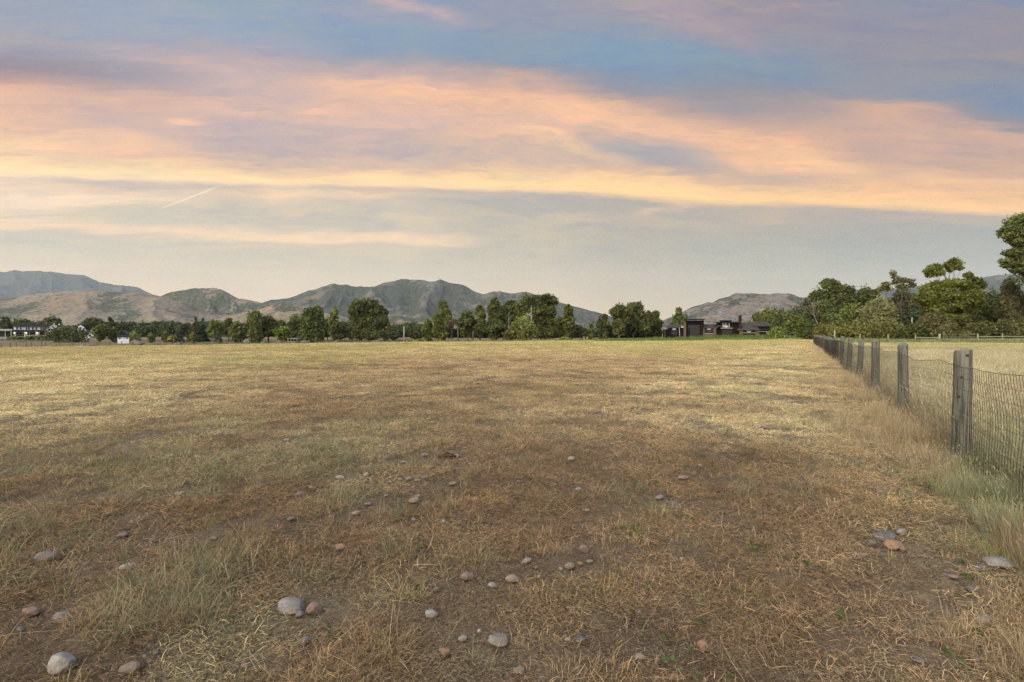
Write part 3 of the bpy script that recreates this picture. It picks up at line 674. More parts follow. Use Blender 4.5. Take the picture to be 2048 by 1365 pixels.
k = rng.random(len(x)) < np.clip(fbm(x * .12, y * .12, 3, 160) * 3 - .9, .08, 1); P, rot, tn = P[k], rot[k], tn[k]
scatter('rough_grass', P, rot, .6 + .8 * rng.random(len(P)), rng.integers(0, 4, len(P)), tn, LG, 'lush green rough grass at the far edge of the field')

# gravel
def pebble(seed):
    bm = bmesh.new(); bmesh.ops.create_icosphere(bm, subdivisions=2, radius=1)
    r = random.Random(seed); s = Vector((1, .6 + .3 * r.random(), .45 + .2 * r.random()))
    for v in bm.verts: v.co = Vector((v.co.x * s.x, v.co.y * s.y, v.co.z * s.z)) * (.85 + .3 * r.random() * .5)
    me = bpy.data.meshes.new('pebble'); bm.to_mesh(me); bm.free()
    me.materials.append(M['thatch']); setcol(me, 'blade', np.ones((len(me.vertices), 3))); me.polygons.foreach_set('use_smooth', [True] * len(me.polygons))
    return bpy.data.objects.new('pebble', me)
x, y = polar_points(4200, 1.4, 14, -50, 44, power=1.1); k = fbm(x * .6, y * .6, 3, 170) > .40; x, y = x[k], y[k]
P, rot = pack(x, y, .3); P[:, 2] += .004
cols = np.array([(.20, .175, .14), (.16, .12, .085), (.19, .13, .10), (.27, .24, .20), (.11, .10, .09)])
scatter('gravel', P, rot, .003 + .010 * rng.random(len(x)) ** 3, rng.integers(0, 4, len(x)), cols[rng.integers(0, 5, len(x))], [pebble(i) for i in range(4)], 'tiny pebbles strewn through the bare soil')['category'] = 'gravel'

# ------------------------------------------------------------------ field stones
def stone(name, px, py, w, h, kind, label, group, seed, rot=0):
    c = gp(px, py + h * .45); d = c.y; m = d / F
    L_ = w * m * .55; Hh = max(h * m * .46, L_ * .27); Dp = L_ * (.62 + .3 * random.Random(seed).random())
    if w < 17: Hh = max(Hh, .010)
    bm = bmesh.new(); bmesh.ops.create_icosphere(bm, subdivisions=4 if w > 17 else 3, radius=1)
    co = np.array([v.co for v in bm.verts])
    o1 = vn3(co * 1.1 + seed * 3.7, seed) - .5; o2 = vn3(co * 2.6 + seed * 1.9, seed + 1) - .5; o3 = vn3(co * 7 + seed, seed + 2) - .5
    rr = 1 + .36 * o1 + .20 * o2 + .07 * o3
    co = co * rr[:, None]
    r = random.Random(seed * 7 + 1)
    for q in range(5 if kind in ('white', 'slate', 'pink') else 3):     # a few worn facets
        nrm = Vector((r.uniform(-1, 1), r.uniform(-1, 1), r.uniform(.0, .9))).normalized(); nv = np.array(nrm); cut = r.uniform(.62, .84)
        dd = co @ nv; over = np.clip(dd - cut, 0, None); co = co - np.outer(over * .8, nv)
    co = co / np.abs(co).max(0)
    a = r.uniform(-.25, .25) + rot; ca, sa = math.cos(a), math.sin(a)
    X = co[:, 0] * L_; Y = co[:, 1] * Dp; Z = co[:, 2] * Hh
    co = np.stack([X * ca - Y * sa, X * sa + Y * ca, Z + X * r.uniform(-.15, .15)], 1)
    for v, q in zip(bm.verts, co): v.co = q
    me = bpy.data.meshes.new(name); bm.to_mesh(me); bm.free(); me.materials.append(M['stone_' + kind])
    me.polygons.foreach_set('use_smooth', [True] * len(me.polygons))
    o = link(name, me, None, (c.x, c.y, c.z + Hh * (.48 if w > 17 else .7) + .013)); tag(o, label, 'stone', group); return o
ANCHOR = []
for i, (px, py, w, h, kd, lb) in enumerate(STONES):
    stone('field_stone', px, py, w, h, kd, lb, 'stones lying in the pasture', 11 + i); ANCHOR.append((px, py, lb))
cname = dict(grey='light grey', white='white', pink='dull pink', orange='orange', tan='tan', slate='dark grey')
short = lambda s: ' '.join(s.split(',')[0].split()[:4])
SH_ = {}
for px, py, lb in ANCHOR:
    ws = lb.replace(',', '').split(); k = [i for i, w in enumerate(ws) if w in ('stone', 'cobble', 'pebble', 'slab', 'chip')]
    SH_[(px, py)] = ' '.join(ws[:k[0] + 1])
used = set()
for i, (px, py, w, h, kd) in enumerate(SMALL):
    best = None
    for q, (ax_, ay_, lb) in enumerate(sorted(ANCHOR, key=lambda a: math.hypot(a[0] - px, (a[1] - py) * 2.2))):
        dx, dy = px - ax_, (py - ay_) * 2.2
        rel = ('to the right of' if dx > 0 else 'to the left of') if abs(dx) > abs(dy) else ('nearer than' if dy > 0 else 'just beyond')
        sz = 'tiny' if w < 11 else 'small'
        lab = '%s %s stone %s the %s' % (sz, cname[kd], rel, SH_[(ax_, ay_)])
        if len(lab.split()) <= 16 and lab not in used: best = lab; break
    used.add(best)
    stone('field_stone', px, py, w, h, kd, best, 'stones lying in the pasture', 111 + i)
# rotten wood fragment in the stony patch
c = gp(895, 917); b = MB()
b.tube([(-.11, .0, .015), (-.04, .015, .03), (.05, -.01, .035), (.12, .02, .018)], [.012, .022, .02, .008], 7); b.tube([(-.06, .0, .03), (-.02, .05, .05), (.06, .07, .03)], [.01, .012, .005], 6)
tag(b.build('wood_fragment', M['rotwood'], None, c, True), 'dark rotten wood fragment lying among white chips in the stony patch', 'wood')

# ------------------------------------------------------------------ woven wire fence
def fpt(k):
    y = 3.29 * (k + 1.693); return .5625 * y + 1.785, y
FO = Vector((*fpt(0), 0)); FO.z = H(FO.x, FO.y)
fence = empty('wire_fence', FO); tag(fence, 'long woven wire fence on thick weathered round wooden posts running into the distance', 'fence')
def post_mesh(seed, rad=.08, hh=1.215):
    r = random.Random(seed); bm = bmesh.new(); nseg = 22; zs = [-.25, 0, .3, .6, .9, hh - .05, hh - .008, hh]
    rings = []
    ph = [r.uniform(0, 6.28) for _ in range(4)]
    for iz, z in enumerate(zs):
        ring = []
        for j in range(nseg):
            a = j / nseg * 6.2832
            rr = rad * (1.05 - .07 * z / hh + .045 * math.sin(a * 2 + ph[0]) + .03 * math.sin(a * 3 + ph[1]) + .018 * math.sin(a * 7 + ph[2] + z * .6) + r.uniform(-.012, .012))
            if iz == len(zs) - 1: rr *= .93
            ring.append(bm.verts.new((rr * math.cos(a), rr * math.sin(a), z + (.018 * math.cos(a + ph[3]) + r.uniform(-.004, .004) if iz >= 6 else 0))))
        rings.append(ring)
    for a, b2 in zip(rings, rings[1:]):
        for j in range(nseg): bm.faces.new((a[j], a[(j + 1) % nseg], b2[(j + 1) % nseg], b2[j]))
    cz = sum(v.co.z for v in rings[-1]) / nseg
    ct = bm.verts.new((0, 0, cz - .006))
    for j in range(nseg): bm.faces.new((rings[-1][j], rings[-1][(j + 1) % nseg], ct))
    me = bpy.data.meshes.new('post'); bm.to_mesh(me); bm.free(); me.materials.append(M['post'])
    me.polygons.foreach_set('use_smooth', [len(p.vertices) == 4 for p in me.polygons]); return me
PM = [post_mesh(s, q) for s, q in ((3, .077), (8, .074), (15, .080), (21, .072))]
rp = random.Random(4)
for k in range(-1, 19):
    x, y = fpt(k); o = link('post', PM[(k + 4) % 4], fence, (x - FO.x - (.035 if k == 0 else 0), y - FO.y, H(x, y) - FO.z + (.0 if k < 1 else rp.uniform(-.03, .04))))
    o.rotation_euler = (rp.uniform(-.04, .04), rp.uniform(-.045, .045), rp.uniform(0, 6.28) if k else 2.2)
    if k == 0:
        o.rotation_euler = (.004, -.012, 2.2)
        to = Vector((-x, -y, 0)).normalized(); sd_ = Vector((-to.y, to.x, 0))
        for kx, kz, kr in ((.048, 1.165, .020), (.008, .93, .013), (-.012, .72, .014)):
            bm = bmesh.new(); bmesh.ops.create_uvsphere(bm, u_segments=12, v_segments=8, radius=kr); me = bpy.data.meshes.new('knot'); bm.to_mesh(me); bm.free(); me.materials.append(M['rotwood'])
            me.polygons.foreach_set('use_smooth', [True] * len(me.polygons))
            p = to * (math.sqrt(.083 ** 2 - kx ** 2) - kr * .86) + sd_ * kx; kn = link('knot', me, o, tuple(o.rotation_euler.to_matrix().inverted() @ Vector((p.x, p.y, kz))))
        o['label'] = 'thickest looking near post with a dark knot at its top and two more below'
# wire: stations along the fence, on its field side
def wpos(s, zz):
    x, y = fpt(s); nx, ny = -.8716, .4903
    sag = .03 * math.sin(math.pi * (s % 1.0)) * (zz / 1.07) + .025 * (float(vn(np.array([s * 3.1]), np.array([2.])))-.5)
    return Vector((x + nx * .09 - FO.x, y + ny * .09 - FO.y, H(x, y) - FO.z + zz - sag))
wm = MB()
hz = [1.075 - .117 * i for i in range(10)]
for iz, zz in enumerate(hz):
    ss = np.concatenate([np.arange(-1.0, 6, .08), np.arange(6, 18.01, .25)])
    P = []
    for s in ss:
        p = wpos(s, zz); p.z += .012 * (float(vn(np.array([s * 5 + iz * 9]), np.array([iz * 3.3]))) - .5); P.append(p)
    wm.tube(P, (.0025 if iz == 0 else .0014), 4, False)
o = wm.build('horizontal_wires', M['wire'], fence); o['kind'] = 'thing'; del o['kind']
sm = MB(); ds = .068 / 3.77
s = -.95
while s < 18:
    near = s < 5
    nseg = 12 if near else 3
    P = []
    amp = .14 * float(sstep(.25, .6, vn(np.array([s * 1.3 + 4]), np.array([7.7])))) + .012
    ph = float(vn(np.array([s * .9]), np.array([31.])))* 2.2
    lean = .03 * (float(vn(np.array([s * 2.2]), np.array([11.]))) - .5)
    for q in range(nseg + 1):
        zz = 1.075 - (1.075 - .02) * q / nseg
        t = zz / 1.075
        ds2 = (amp * math.sin((1 - t) * 6.5 + ph * 2) * (1 - (1 - t) ** 1.2) + lean * (1 - t)) / 3.77
        P.append(wpos(s + ds2, zz))
    if near:
        P[0].z += .004
    sm.tube(P, (.0017 if near else .0020), 3, False)
    if near and s < 2.5:
        for zz in hz[:9]:
            p = P[min(nseg, int(round((1.075 - zz) / 1.055 * nseg)))]
    s += ds if s < 9 else ds * 2
sm.build('vertical_stays', M['wire'], fence)
# bleached stick propped on the wire at the third post
x, y = fpt(2); b = MB(); b.tube([(0, 0, .0), (-.03, -.02, .2), (-.10, -.03, .40)], [.022, .02, .017], 7)
g = gp(1768, 808); o = b.build('fallen_stick', M['greybark'], None, (g.x - .05, g.y, g.z - .02), True); tag(o, 'bleached grey stick leaning against the wire by the third post', 'stick')

# ------------------------------------------------------------------ far fences
def far_fence(name, label, A, B, step, n, hh, rad, mat, wires, group=None):
    o0 = Vector((A[0], A[1], H(*A))); e = empty(name, o0); tag(e, label, 'fence', group)
    L = math.hypot(B[0] - A[0], B[1] - A[1]); dx, dy = (B[0] - A[0]) / L, (B[1] - A[1]) / L
    pb = MB(); pb.tube([(0, 0, -.3), (0, 0, hh * .5), (0, 0, hh)], [rad, rad * .97, rad * .9], 8); first = None; r = random.Random(9)
    for i in range(n):
        s = i * step; x, y = A[0] + dx * s, A[1] + dy * s
        if first is None: first = pb.build('post', mat, e); o = first
        else: o = first.copy(); COL.objects.link(o); o.parent = e
        o.location = (x - o0.x, y - o0.y, H(x, y) - o0.z + r.uniform(-.08, .08)); o.rotation_euler = (r.uniform(-.03, .03), r.uniform(-.03, .03), r.uniform(0, 6))
    w = MB()
    for zz, rr in wires:
        P = []
        for i in range(n):
            s = i * step; x, y = A[0] + dx * s, A[1] + dy * s; P.append((x - o0.x, y - o0.y, H(x, y) - o0.z + zz))
        w.tube(P, rr, 4, False)
    w.build('wires', M['wire'], e); return e
far_fence('pasture_fence', 'nearer of two parallel post and wire fences before the white farmhouse', (-126, 116.5), (-49, 260), 2.95, 55, 1.35, .10, M['farwood'], [(1.2, .012), (.8, .01), (.4, .01)])
far_fence('pasture_fence', 'farther of two parallel post and wire fences, just before the white farmhouse garden', (-137, 121), (-56, 272), 3.0, 50, 1.35, .10, M['farwood'], [(1.2, .012), (.8, .01), (.4, .01)])
# rail fence and gate across the far side of the neighbouring field
D0 = 78.0
rf = empty('rail_fence', (ax(1831, D0), D0, H(ax(1831, D0), D0))); tag(rf, 'pale wooden rail fence before the dark wood beyond the tall grass', 'fence')
def rl(px, z=0, dy=0): x = ax(px, D0); return Vector((x - rf.location.x, dy, H(x, D0) - rf.location.z + z))
for px, w, hh in ((1720, .13, 1.42), (1776, .13, 1.38), (1831, .16, 1.22), (1879, .32, 1.40), (1955.5, .2, 1.42), (2005, .15, 1.45), (2056, .15, 1.4), (2106, .15, 1.4), (2160, .15, 1.4)):
    b = MB(); p = rl(px); b.tube([p + Vector((0, 0, -.3)), p + Vector((0, 0, hh * .5)), p + Vector((.01, 0, hh))], [w * .5, w * .49, w * .46], 10); b.build('post', M['palewood'], rf)
for a, c, zz in ((1831, 1879, .86), (1831, 1879, .4), (1955.5, 2005, .98), (2005, 2056, .98), (2056, 2106, .98), (2106, 2160, .98), (1955.5, 2005, .5), (2005, 2056, .5), (2056, 2106, .5)):
    p, q = rl(a, zz, -.12), rl(c, zz - .03, -.12); b = MB(); b.tube([p, (p + q) / 2 + Vector((0, 0, -.02)), q], .05, 6); b.build('rail', M['palewood'], rf)
b = MB()
for zz in (1.2, .8, .4): b.tube([rl(1720, zz), rl(1776, zz), rl(1831, zz)], .008, 4, False)
b.build('wires', M['wire'], rf)
gt = empty('field_gate', (ax(1884, D0), D0 - .2, H(ax(1884, D0), D0))); tag(gt, 'long green metal tube gate between two pale posts of the rail fence', 'gate')
gw = ax(1952, D0) - ax(1884, D0)
b = MB()
for zz in (.15, .42, .69, .96, 1.3): b.tube([(0, 0, zz), (gw, 0, zz)], .028, 6)
for f in (0, .27, .5, .74, 1): b.tube([(gw * f, .03, .15), (gw * f, .03, 1.34 if f in (0, 1) else 1.3)], .026, 6)
b.build('gate_frame', M['metal'], gt)
b = MB(); b.tube([(gw * .84, 0, 1.28), (gw * .84, 0, 1.5)], .03, 6); b.box(gw * .82, gw * .86, -.04, .04, 1.3, 1.38); b.build('latch', M['metal'], gt)
D1 = 118.0
r2 = empty('rail_fence', (ax(1569, D1), D1, H(ax(1569, D1), D1))); tag(r2, 'short low rail fence at the foot of green shrubs beside the dark house', 'fence')
for i, px in enumerate((1569, 1580, 1590)):
    b = MB(); x = ax(px, D1) - r2.location.x; b.tube([(x, 0, -.3), (x, 0, 1.15)], .07, 8); b.build('post', M['palewood'], r2)
b = MB(); x1 = ax(1590, D1) - r2.location.x; b.tube([(0, -.1, .95), (x1, -.1, .93)], .06, 6); b.build('rail', M['palewood'], r2)
def pole(px, top, d, rad, mat, name, label):
    x = ax(px, d); z = H(x, d); hh = az(top, d) - z; b = MB(); b.tube([(0, 0, -.4), (.01, 0, hh * .5), (0, 0, hh)], [rad, rad * .95, rad * .85], 8)
    o = b.build(name, mat, None, (x, d, z), True); tag(o, label, 'pole'); return o
pole(1669.5, 660, 60, .06, M['palewood'], 'wooden_pole', 'tall thin pale pole standing behind the far posts of the wire fence')
pole(808, 653, 178, .16, M['palebark'], 'wooden_pole', 'bare pale pole standing before the dark trees between round and grouped cottonwoods')

# boulders in the farm garden
for i, (px, py, w, h, d, lb) in enumerate([(275, 681, 22, 10, 165, 'biggest pale boulder beside the small white shed'), (312, 684, 15, 4, 168, 'low pale boulder beyond the fence, between two dome shaped ones'), (355, 684, 14, 5, 172, 'pointed pale boulder near yellow bushes'),
        (493, 680, 13, 9, 185, 'bluish white boulder before the two green cottonwoods'), (527, 680, 9, 5, 200, 'small white boulder at the foot of dark green cottonwood'), (557, 682, 11, 6, 190, 'cream boulder beside the bright round tree'), (610, 682, 17, 5, 196, 'flat bluish boulder below the blue spruce'),
        (672, 682, 9, 4, 205, 'little grey boulder under the light poplar'), (752, 682, 15, 4, 210, 'long low boulder under the big round cottonwood'), (176, 685, 30, 5, 160, 'low heap of pale rubble stone behind the fence by the big garden bush')]):
    x = ax(px, d); z = H(x, d); m_ = d / F; bm = bmesh.new(); bmesh.ops.create_icosphere(bm, subdivisions=3, radius=1)
    co = np.array([v.co for v in bm.verts]); co = co * (1 + .5 * (vn3(co * 1.3 + i * 5.1, i) - .5) + .25 * (vn3(co * 3 + i, i + 3) - .5))[:, None]
    for v, q in zip(bm.verts, co): v.co = (q[0] * w * m_ * .52, q[1] * w * m_ * .4, q[2] * h * m_ * .75 + h * m_ * .3)
    me = bpy.data.meshes.new('boulder'); bm.to_mesh(me); bm.free(); me.materials.append(M['stone_grey'])
    o = link('boulder', me, None, (x, d, z)); tag(o, lb, 'boulder', 'boulders in the farm garden')

# ------------------------------------------------------------------ trees
PAL = {k: tuple(1.35 * q * k_ for q, k_ in zip(v, (1.22, 1.14, .9))) for k, v in dict(D=(.045, .060, .022), M=(.066, .088, .028), L=(.10, .13, .045), Y=(.095, .105, .028), G=(.085, .098, .055), B=(.055, .078, .068), O=(.078, .086, .03), R=(.12, .09, .06)).items()}
def crown_mesh(lobes, n, leaf, col, seed, gap=.42, solid=.3, flat=.5, fit=None):
    r = np.random.default_rng(seed); lb = np.array(lobes, float)
    wgt = (lb[:, 3] * lb[:, 4] + lb[:, 3] * lb[:, 5] + lb[:, 4] * lb[:, 5]); wgt /= wgt.sum()
    n0 = int(n * 1.75); k = r.choice(len(lb), n0, p=wgt)
    dv = r.normal(size=(n0, 3)); dv /= np.linalg.norm(dv, axis=1)[:, None]
    rad = 1 - np.abs(r.normal(0, solid, n0)); rad = np.clip(rad, .05, 1) * (1 + r.normal(0, .07, n0))
    rad = rad * (.68 + .62 * vn3(dv * 1.7 + k[:, None] * 3.17 + seed, seed + 8))         # no clump is a clean ball
    stray = r.random(n0) < .14; rad[stray] *= 1 + .24 * r.random(stray.sum())
    P = lb[k, :3] + dv * lb[k, 3:6] * rad[:, None]
    sz = np.mean(lb[:, 3:6])
    cl = .6 * vn3(P / (sz * .62) + seed, seed) + .4 * vn3(P / (sz * .25) + seed, seed + 4)
    keep = cl > gap - .25 * r.random(n0); keep &= P[:, 2] > .05
    P, dv, k, cl = P[keep][:n], dv[keep][:n], k[keep][:n], cl[keep][:n]; n = len(P)
    if fit:                              # stretch the crown to its measured height and spread
        w_, h_ = fit; P[:, 2] *= h_ / np.percentile(P[:, 2], 99.3); ex = np.percentile(np.abs(P[:, :2]), 99.2); P[:, :2] *= w_ * .5 / ex
    nr = dv * .55 + r.normal(size=(n, 3)) * .7 + np.array([0, 0, .35]); nr /= np.linalg.norm(nr, axis=1)[:, None]
    t = np.cross(nr, r.normal(size=(n, 3))); t /= np.linalg.norm(t, axis=1)[:, None]; b = np.cross(nr, t)
    s = leaf * (.45 + .9 * r.random(n) ** 1.5)[:, None]; asp = (.45 + .4 * r.random(n))[:, None]
    V = np.stack([P - t * s, P + b * s * asp + nr * s * .15, P + t * s * (.7 + .5 * r.random((n, 1))), P - b * s * asp * (.6 + .6 * r.random((n, 1))) + nr * s * .1], 1).reshape(-1, 3)
    Q = np.arange(n * 4, dtype=np.int32).reshape(-1, 4)
    lt = r.normal(1, .16, len(lb))[k]
    g = (lt * (.72 + .65 * cl) * r.normal(1, .2, n).clip(.45, 1.7))[:, None]
    warm = r.normal(0, .09, n)
    c = np.array(col)[None] * g * np.stack([1 + warm, np.ones(n), 1 - warm], 1)
    me = meshdata('crown', V, Q, [M['leaf']]); setcol(me, 'tone', np.repeat(c, 4, 0).clip(.005, .5)); return me
def limbs(b, base, tops, r0, seed, k=6):
    r = random.Random(seed)
    for t in tops:
        t = Vector(t); base = Vector(base); P = []; n = 5
        bow = Vector((r.uniform(-.12, .12), r.uniform(-.12, .12), .1)) * (t - base).length
        for i in range(n + 1):
            f = i / n; P.append(base.lerp(t, f) + bow * math.sin(f * math.pi) + Vector((r.uniform(-1, 1), r.uniform(-1, 1), 0)) * (t - base).length * .025)
        b.tube(P, [max(r0 * (1 - .85 * i / n), .012) for i in range(n + 1)], k)
def gen_lobes(kind, w, h, cb, r):
    L = []
    a = w * .5
    if kind == 'round':
        zc = h * (cb + 1) / 2; hz_ = h * (1 - cb) / 2
        for i in range(22):
            q = Vector((r.gauss(0, 1), r.gauss(0, 1), r.gauss(.15, 1))).normalized() * r.uniform(.35, .78)
            s = a * r.uniform(.26, .46); wz = 1 - .25 * max(0, -q.z)
            L.append((q.x * a * wz, q.y * a * .9, zc + q.z * hz_ * .98, s, s, s * r.uniform(.65, .95) * min(1.3, max(.6, hz_ / a))))
        L.append((0, 0, zc, a * .55, a * .55, hz_ * .75))
    elif kind == 'column':
        n = 20
        for i in range(n):
            f = (i + .5) / n; z = h * (cb + (1 - cb) * f); ww = a * (math.sin(math.pi * min(.9, .2 + f * .66)) ** .55) * r.uniform(.75, 1.1)
            s = ww * r.uniform(.4, .75)
            L.append((r.uniform(-1, 1) * ww * .62, r.uniform(-1, 1) * ww * .62, min(z, h - s * .9), s, s, s * r.uniform(.9, 1.5)))
    elif kind == 'spruce':
        n = 13
        for i in range(n):
            f = i / (n - 1); z = h * (cb + (.97 - cb) * f); ww = a * (1.02 - f) ** .9
            for j in range(5 if f < .8 else 2):
                an = j * 1.256 + i * .7 + r.uniform(-.3, .3); s = max(ww * .5, .12)
                L.append((math.cos(an) * ww * .55, math.sin(an) * ww * .55, z - ww * .12, s, s, s * .42))
        L.append((0, 0, h * .93, a * .12, a * .12, h * .07))
    elif kind == 'bush':
        for i in range(15):
            an = r.uniform(0, 6.28); q = r.uniform(0, .66); zz = h * r.uniform(.25, .72) * (1 - .45 * q)
            s = a * r.uniform(.3, .46); L.append((math.cos(an) * a * q, math.sin(an) * a * q, zz, s, s, min(s, h * .36)))
        L.append((0, 0, h * .45, a * .7, a * .7, h * .45))
    elif kind == 'sparse':
        zc = h * (cb + 1) / 2; hz_ = h * (1 - cb) / 2
        for i in range(9):
            q = Vector((r.gauss(0, 1), r.gauss(0, 1), r.gauss(.1, 1))).normalized() * r.uniform(.5, .85); s = a * r.uniform(.2, .32)
            L.append((q.x * a, q.y * a, zc + q.z * hz_, s, s, s * .7))
    return L
def tree(name, cat, kind, px, top, w, d, col, label, cb=.08, dens=1.0, lob=None, bark='bark', gap=.40, group=None, seed=None, leafk=1.0):
    x = ax(px, d); z = H(x, d); m_ = d / F; h = az(top, d) - z; wm_ = w * m_
    sd = seed if seed is not None else int(px * 7 + top * 3) % 9973; r = random.Random(sd)
    e = empty(name, (x, d, z)); tag(e, label, cat, group)
    if lob:
        L = [((lx - px) * m_, r.uniform(-.5, .5) * rx * m_, az(ly, d) - z, rx * m_, (rx + ry) * .5 * m_ * 1.15, ry * m_) for lx, ly, rx, ry in lob]
    else: L = gen_lobes(kind, wm_, h, cb, r)
    area = wm_ * h / m_ / m_
    if lob: area = sum(3.1 * l[3] * l[5] for l in L) / m_ / m_ * .8
    n = int(min(34000, max(700, area * 2.6 * dens)))
    if kind == 'sparse': n = int(n * .6)
    ctop = r.uniform(.55, .75) * h
    b = MB(); tr = max(.12, min(.5, h * .022)) 
    if kind == 'spruce': b.tube([(0, 0, -.3), (0, 0, h * .5), (0, 0, h * .97)], [tr, tr * .6, .02], 7)
    elif kind == 'bush':
        limbs(b, (0, 0, -.2), [(l[0] * .8, l[1] * .8, l[2]) for l in L[:7]], tr * .45, sd)
    else:
        lean = r.uniform(-.04, .04) * h
        b.tube([(0, 0, -.4), (lean * .2, 0, h * .15), (lean * .6, lean * .3, h * .35), (lean, lean * .5, ctop)], [tr * 1.25, tr, tr * .8, tr * .2], 8)
        for l in (L if lob else L[:14]):
            zb = min(l[2] * .6, ctop * .8); f = zb / ctop
            limbs(b, (lean * f, lean * .5 * f, zb), [(l[0], l[1], l[2])], tr * (.42 if not lob else .3) * (1.1 - f * .6), sd + int(l[0] * 100), 5)
    b.build('trunk', M[bark], e, smooth=True)
    if isinstance(col, str): col = tuple(q / 1.35 / k_ for q, k_ in zip(PAL[col], (1.22, 1.14, .9)))
    if True: col = tuple(q * (1.08 if d > 148 else 1.18) * k_ for q, k_ in zip(col, (1.05, .97, 1.05)))
    link('crown', crown_mesh(L, n, 2.2 * m_ * leafk * (1.15 if kind != 'sparse' else .9), PAL[col] if isinstance(col, str) else tuple(q * 1.35 * k_ for q, k_ in zip(col, (1.22, 1.14, .9))), sd, gap, fit=None if lob else (wm_, h)), e)
    return e
def dead_tree(name, px, top, w, d, label, seed, bark='palebark', lk=None):
    x = ax(px, d); z = H(x, d); m_ = d / F; h = az(top, d) - z; r = random.Random(seed); e = empty(name, (x, d, z)); tag(e, label, 'dead tree')
    t = MB(); br = MB()
    lean = (r.uniform(-.1, .1) if lk is None else lk) * h
    tp = [Vector((0, 0, -.3)), Vector((lean * .3, 0, h * .3)), Vector((lean * .8, .1, h * .6)), Vector((lean, .1, h * .97))]
    r0 = max(.11, h * .02); t.tube(tp, [r0, r0 * .85, r0 * .55, .02], 8); t.build('trunk', M[bark], e, smooth=True)
    def grow(p, dirv, ln, rad, lev):
        P = [p]; q = p.copy(); dv = dirv.copy()
        for i in range(4):
            dv = (dv + Vector((r.uniform(-.3, .3), r.uniform(-.3, .3), r.uniform(-.12, .28)))).normalized(); q = q + dv * ln / 4; P.append(q.copy())
        br.tube(P, [rad, rad * .8, rad * .6, rad * .42, rad * .25], 5)
        if lev > 0:
            for i in range(3 if lev > 1 else 2):
                j = r.randint(1, 4); a = r.uniform(-1, 1)
                grow(P[j], (dv + Vector((r.uniform(-1, 1), r.uniform(-1, 1), r.uniform(-.1, .7)))).normalized(), ln * r.uniform(.4, .65), rad * .5, lev - 1)
    for i in range(9):
        f = r.uniform(.35, .92); p = tp[1].lerp(tp[3], (f - .3) / .7) if f > .3 else tp[1]; a = r.uniform(0, 6.28)
        grow(p, Vector((math.cos(a), math.sin(a) * .6, r.uniform(.15, .9))).normalized(), w * m_ * .5 * r.uniform(.6, 1.1), r0 * .42, 2)
    br.build('bare_branches', M[bark], e, smooth=True); return e
T = tree
CW = 'cottonwood_tree'
# --- farm garden
T('garden_bush', 'bush', 'bush', 138, 655, 64, 262, 'D', 'broad dark rounded bush hiding the middle of the white farmhouse', 0)
T('garden_tree', 'tree', 'round', 200, 651, 32, 240, 'M', 'rounded mid green tree at the end of the white farmhouse', .05)
T('garden_tree', 'tree', 'round', 186, 638, 38, 330, 'D', 'dark spreading tree rising behind the end gable of the white farmhouse', .1)
T('garden_tree', 'tree', 'round', 103, 636, 32, 335, 'D', 'dark tree top showing above the arched gable of the farmhouse', .1)
T('garden_tree', 'tree', 'round', 50, 640, 42, 335, 'M', 'loose green tree behind the long roof of the farmhouse', .1)
T('garden_tree', 'tree', 'round', 9, 636, 26, 320, 'D', 'dark tree at the picture edge behind the open porch', .1)
T('garden_tree', 'tree', 'column', 222, 637, 13, 300, 'D', 'slim dark upright tree between farmhouse and white shed', .05)
T('garden_bush', 'bush', 'bush', 229, 657, 16, 245, 'M', 'small round green bush just left of the white shed', 0)
T('garden_bush', 'bush', 'bush', 268, 665, 20, 235, 'L', 'light green bush touching the white shed', 0)
T('garden_bush', 'bush', 'bush', 302, 668, 13, 235, 'M', 'little green bush before the dark garden wood', 0)
T('garden_bush', 'bush', 'bush', 331, 664, 14, 240, 'O', 'olive green bush next to a yellow one', 0)
T('garden_bush', 'bush', 'bush', 345, 672, 16, 230, 'Y', 'bright yellow low bush before dark trees', 0)
T('blue_spruce', 'spruce', 'spruce', 357, 652, 20, 250, 'B', 'bluish spruce behind the yellow bush', .03)
T('spruce_tree', 'spruce', 'spruce', 391, 640, 28, 262, 'D', 'wide dark spruce taller than the bushes beside it', .03)
T('spruce_tree', 'spruce', 'spruce', 406, 641, 22, 268, (.035, .055, .035), 'dark pointed spruce standing close beside the wide one', .03)
T('garden_bush', 'bush', 'bush', 387, 668, 14, 232, 'O', 'olive bush at the foot of the dark spruces', 0)
T('garden_tree', 'tree', 'round', 429, 643, 28, 262, 'M', 'mid green tree between dark spruces and a dark wood', .06)
T('blue_spruce', 'spruce', 'spruce', 437, 662, 13, 246, 'B', 'small blue spruce under mid green trees', .02)
T('garden_tree', 'tree', 'round', 458, 638, 15, 275, 'D', 'small dark ball shaped tree top rising above the wood', .45)
T('garden_tree', 'tree', 'column', 473, 645, 26, 240, 'M', 'boxy green tree just before the first tall cottonwood', .03)
T(CW, 'tree', 'round', 489, 648, 24, 270, 'D', 'dark tree squeezed between boxy green tree and tall cottonwood', .05)
T(CW, 'tree', 'column', 511, 624, 34, 232, 'M', 'tall pointed green cottonwood, first of the high ones by the fence', .03)
T(CW, 'tree', 'round', 537, 634, 36, 236, 'D', 'darker rounded cottonwood joined to a tall pointed one', .03)
T('garden_tree', 'tree', 'round', 565, 655, 29, 205, (.075, .115, .028), 'bright green ball shaped young tree by the cream boulder', .12)
T(CW, 'tree', 'column', 565, 642, 22, 275, 'M', 'hazy green tree behind the bright ball shaped young tree', .05)
T(CW, 'tree', 'column', 591, 632, 36, 250, (.07, .09, .035), 'tall loose olive green cottonwood left of the blue spruce', .03)
T('blue_spruce', 'spruce', 'spruce', 602, 652, 14, 225, 'B', 'blue spruce before tall dark green cottonwoods', .02)
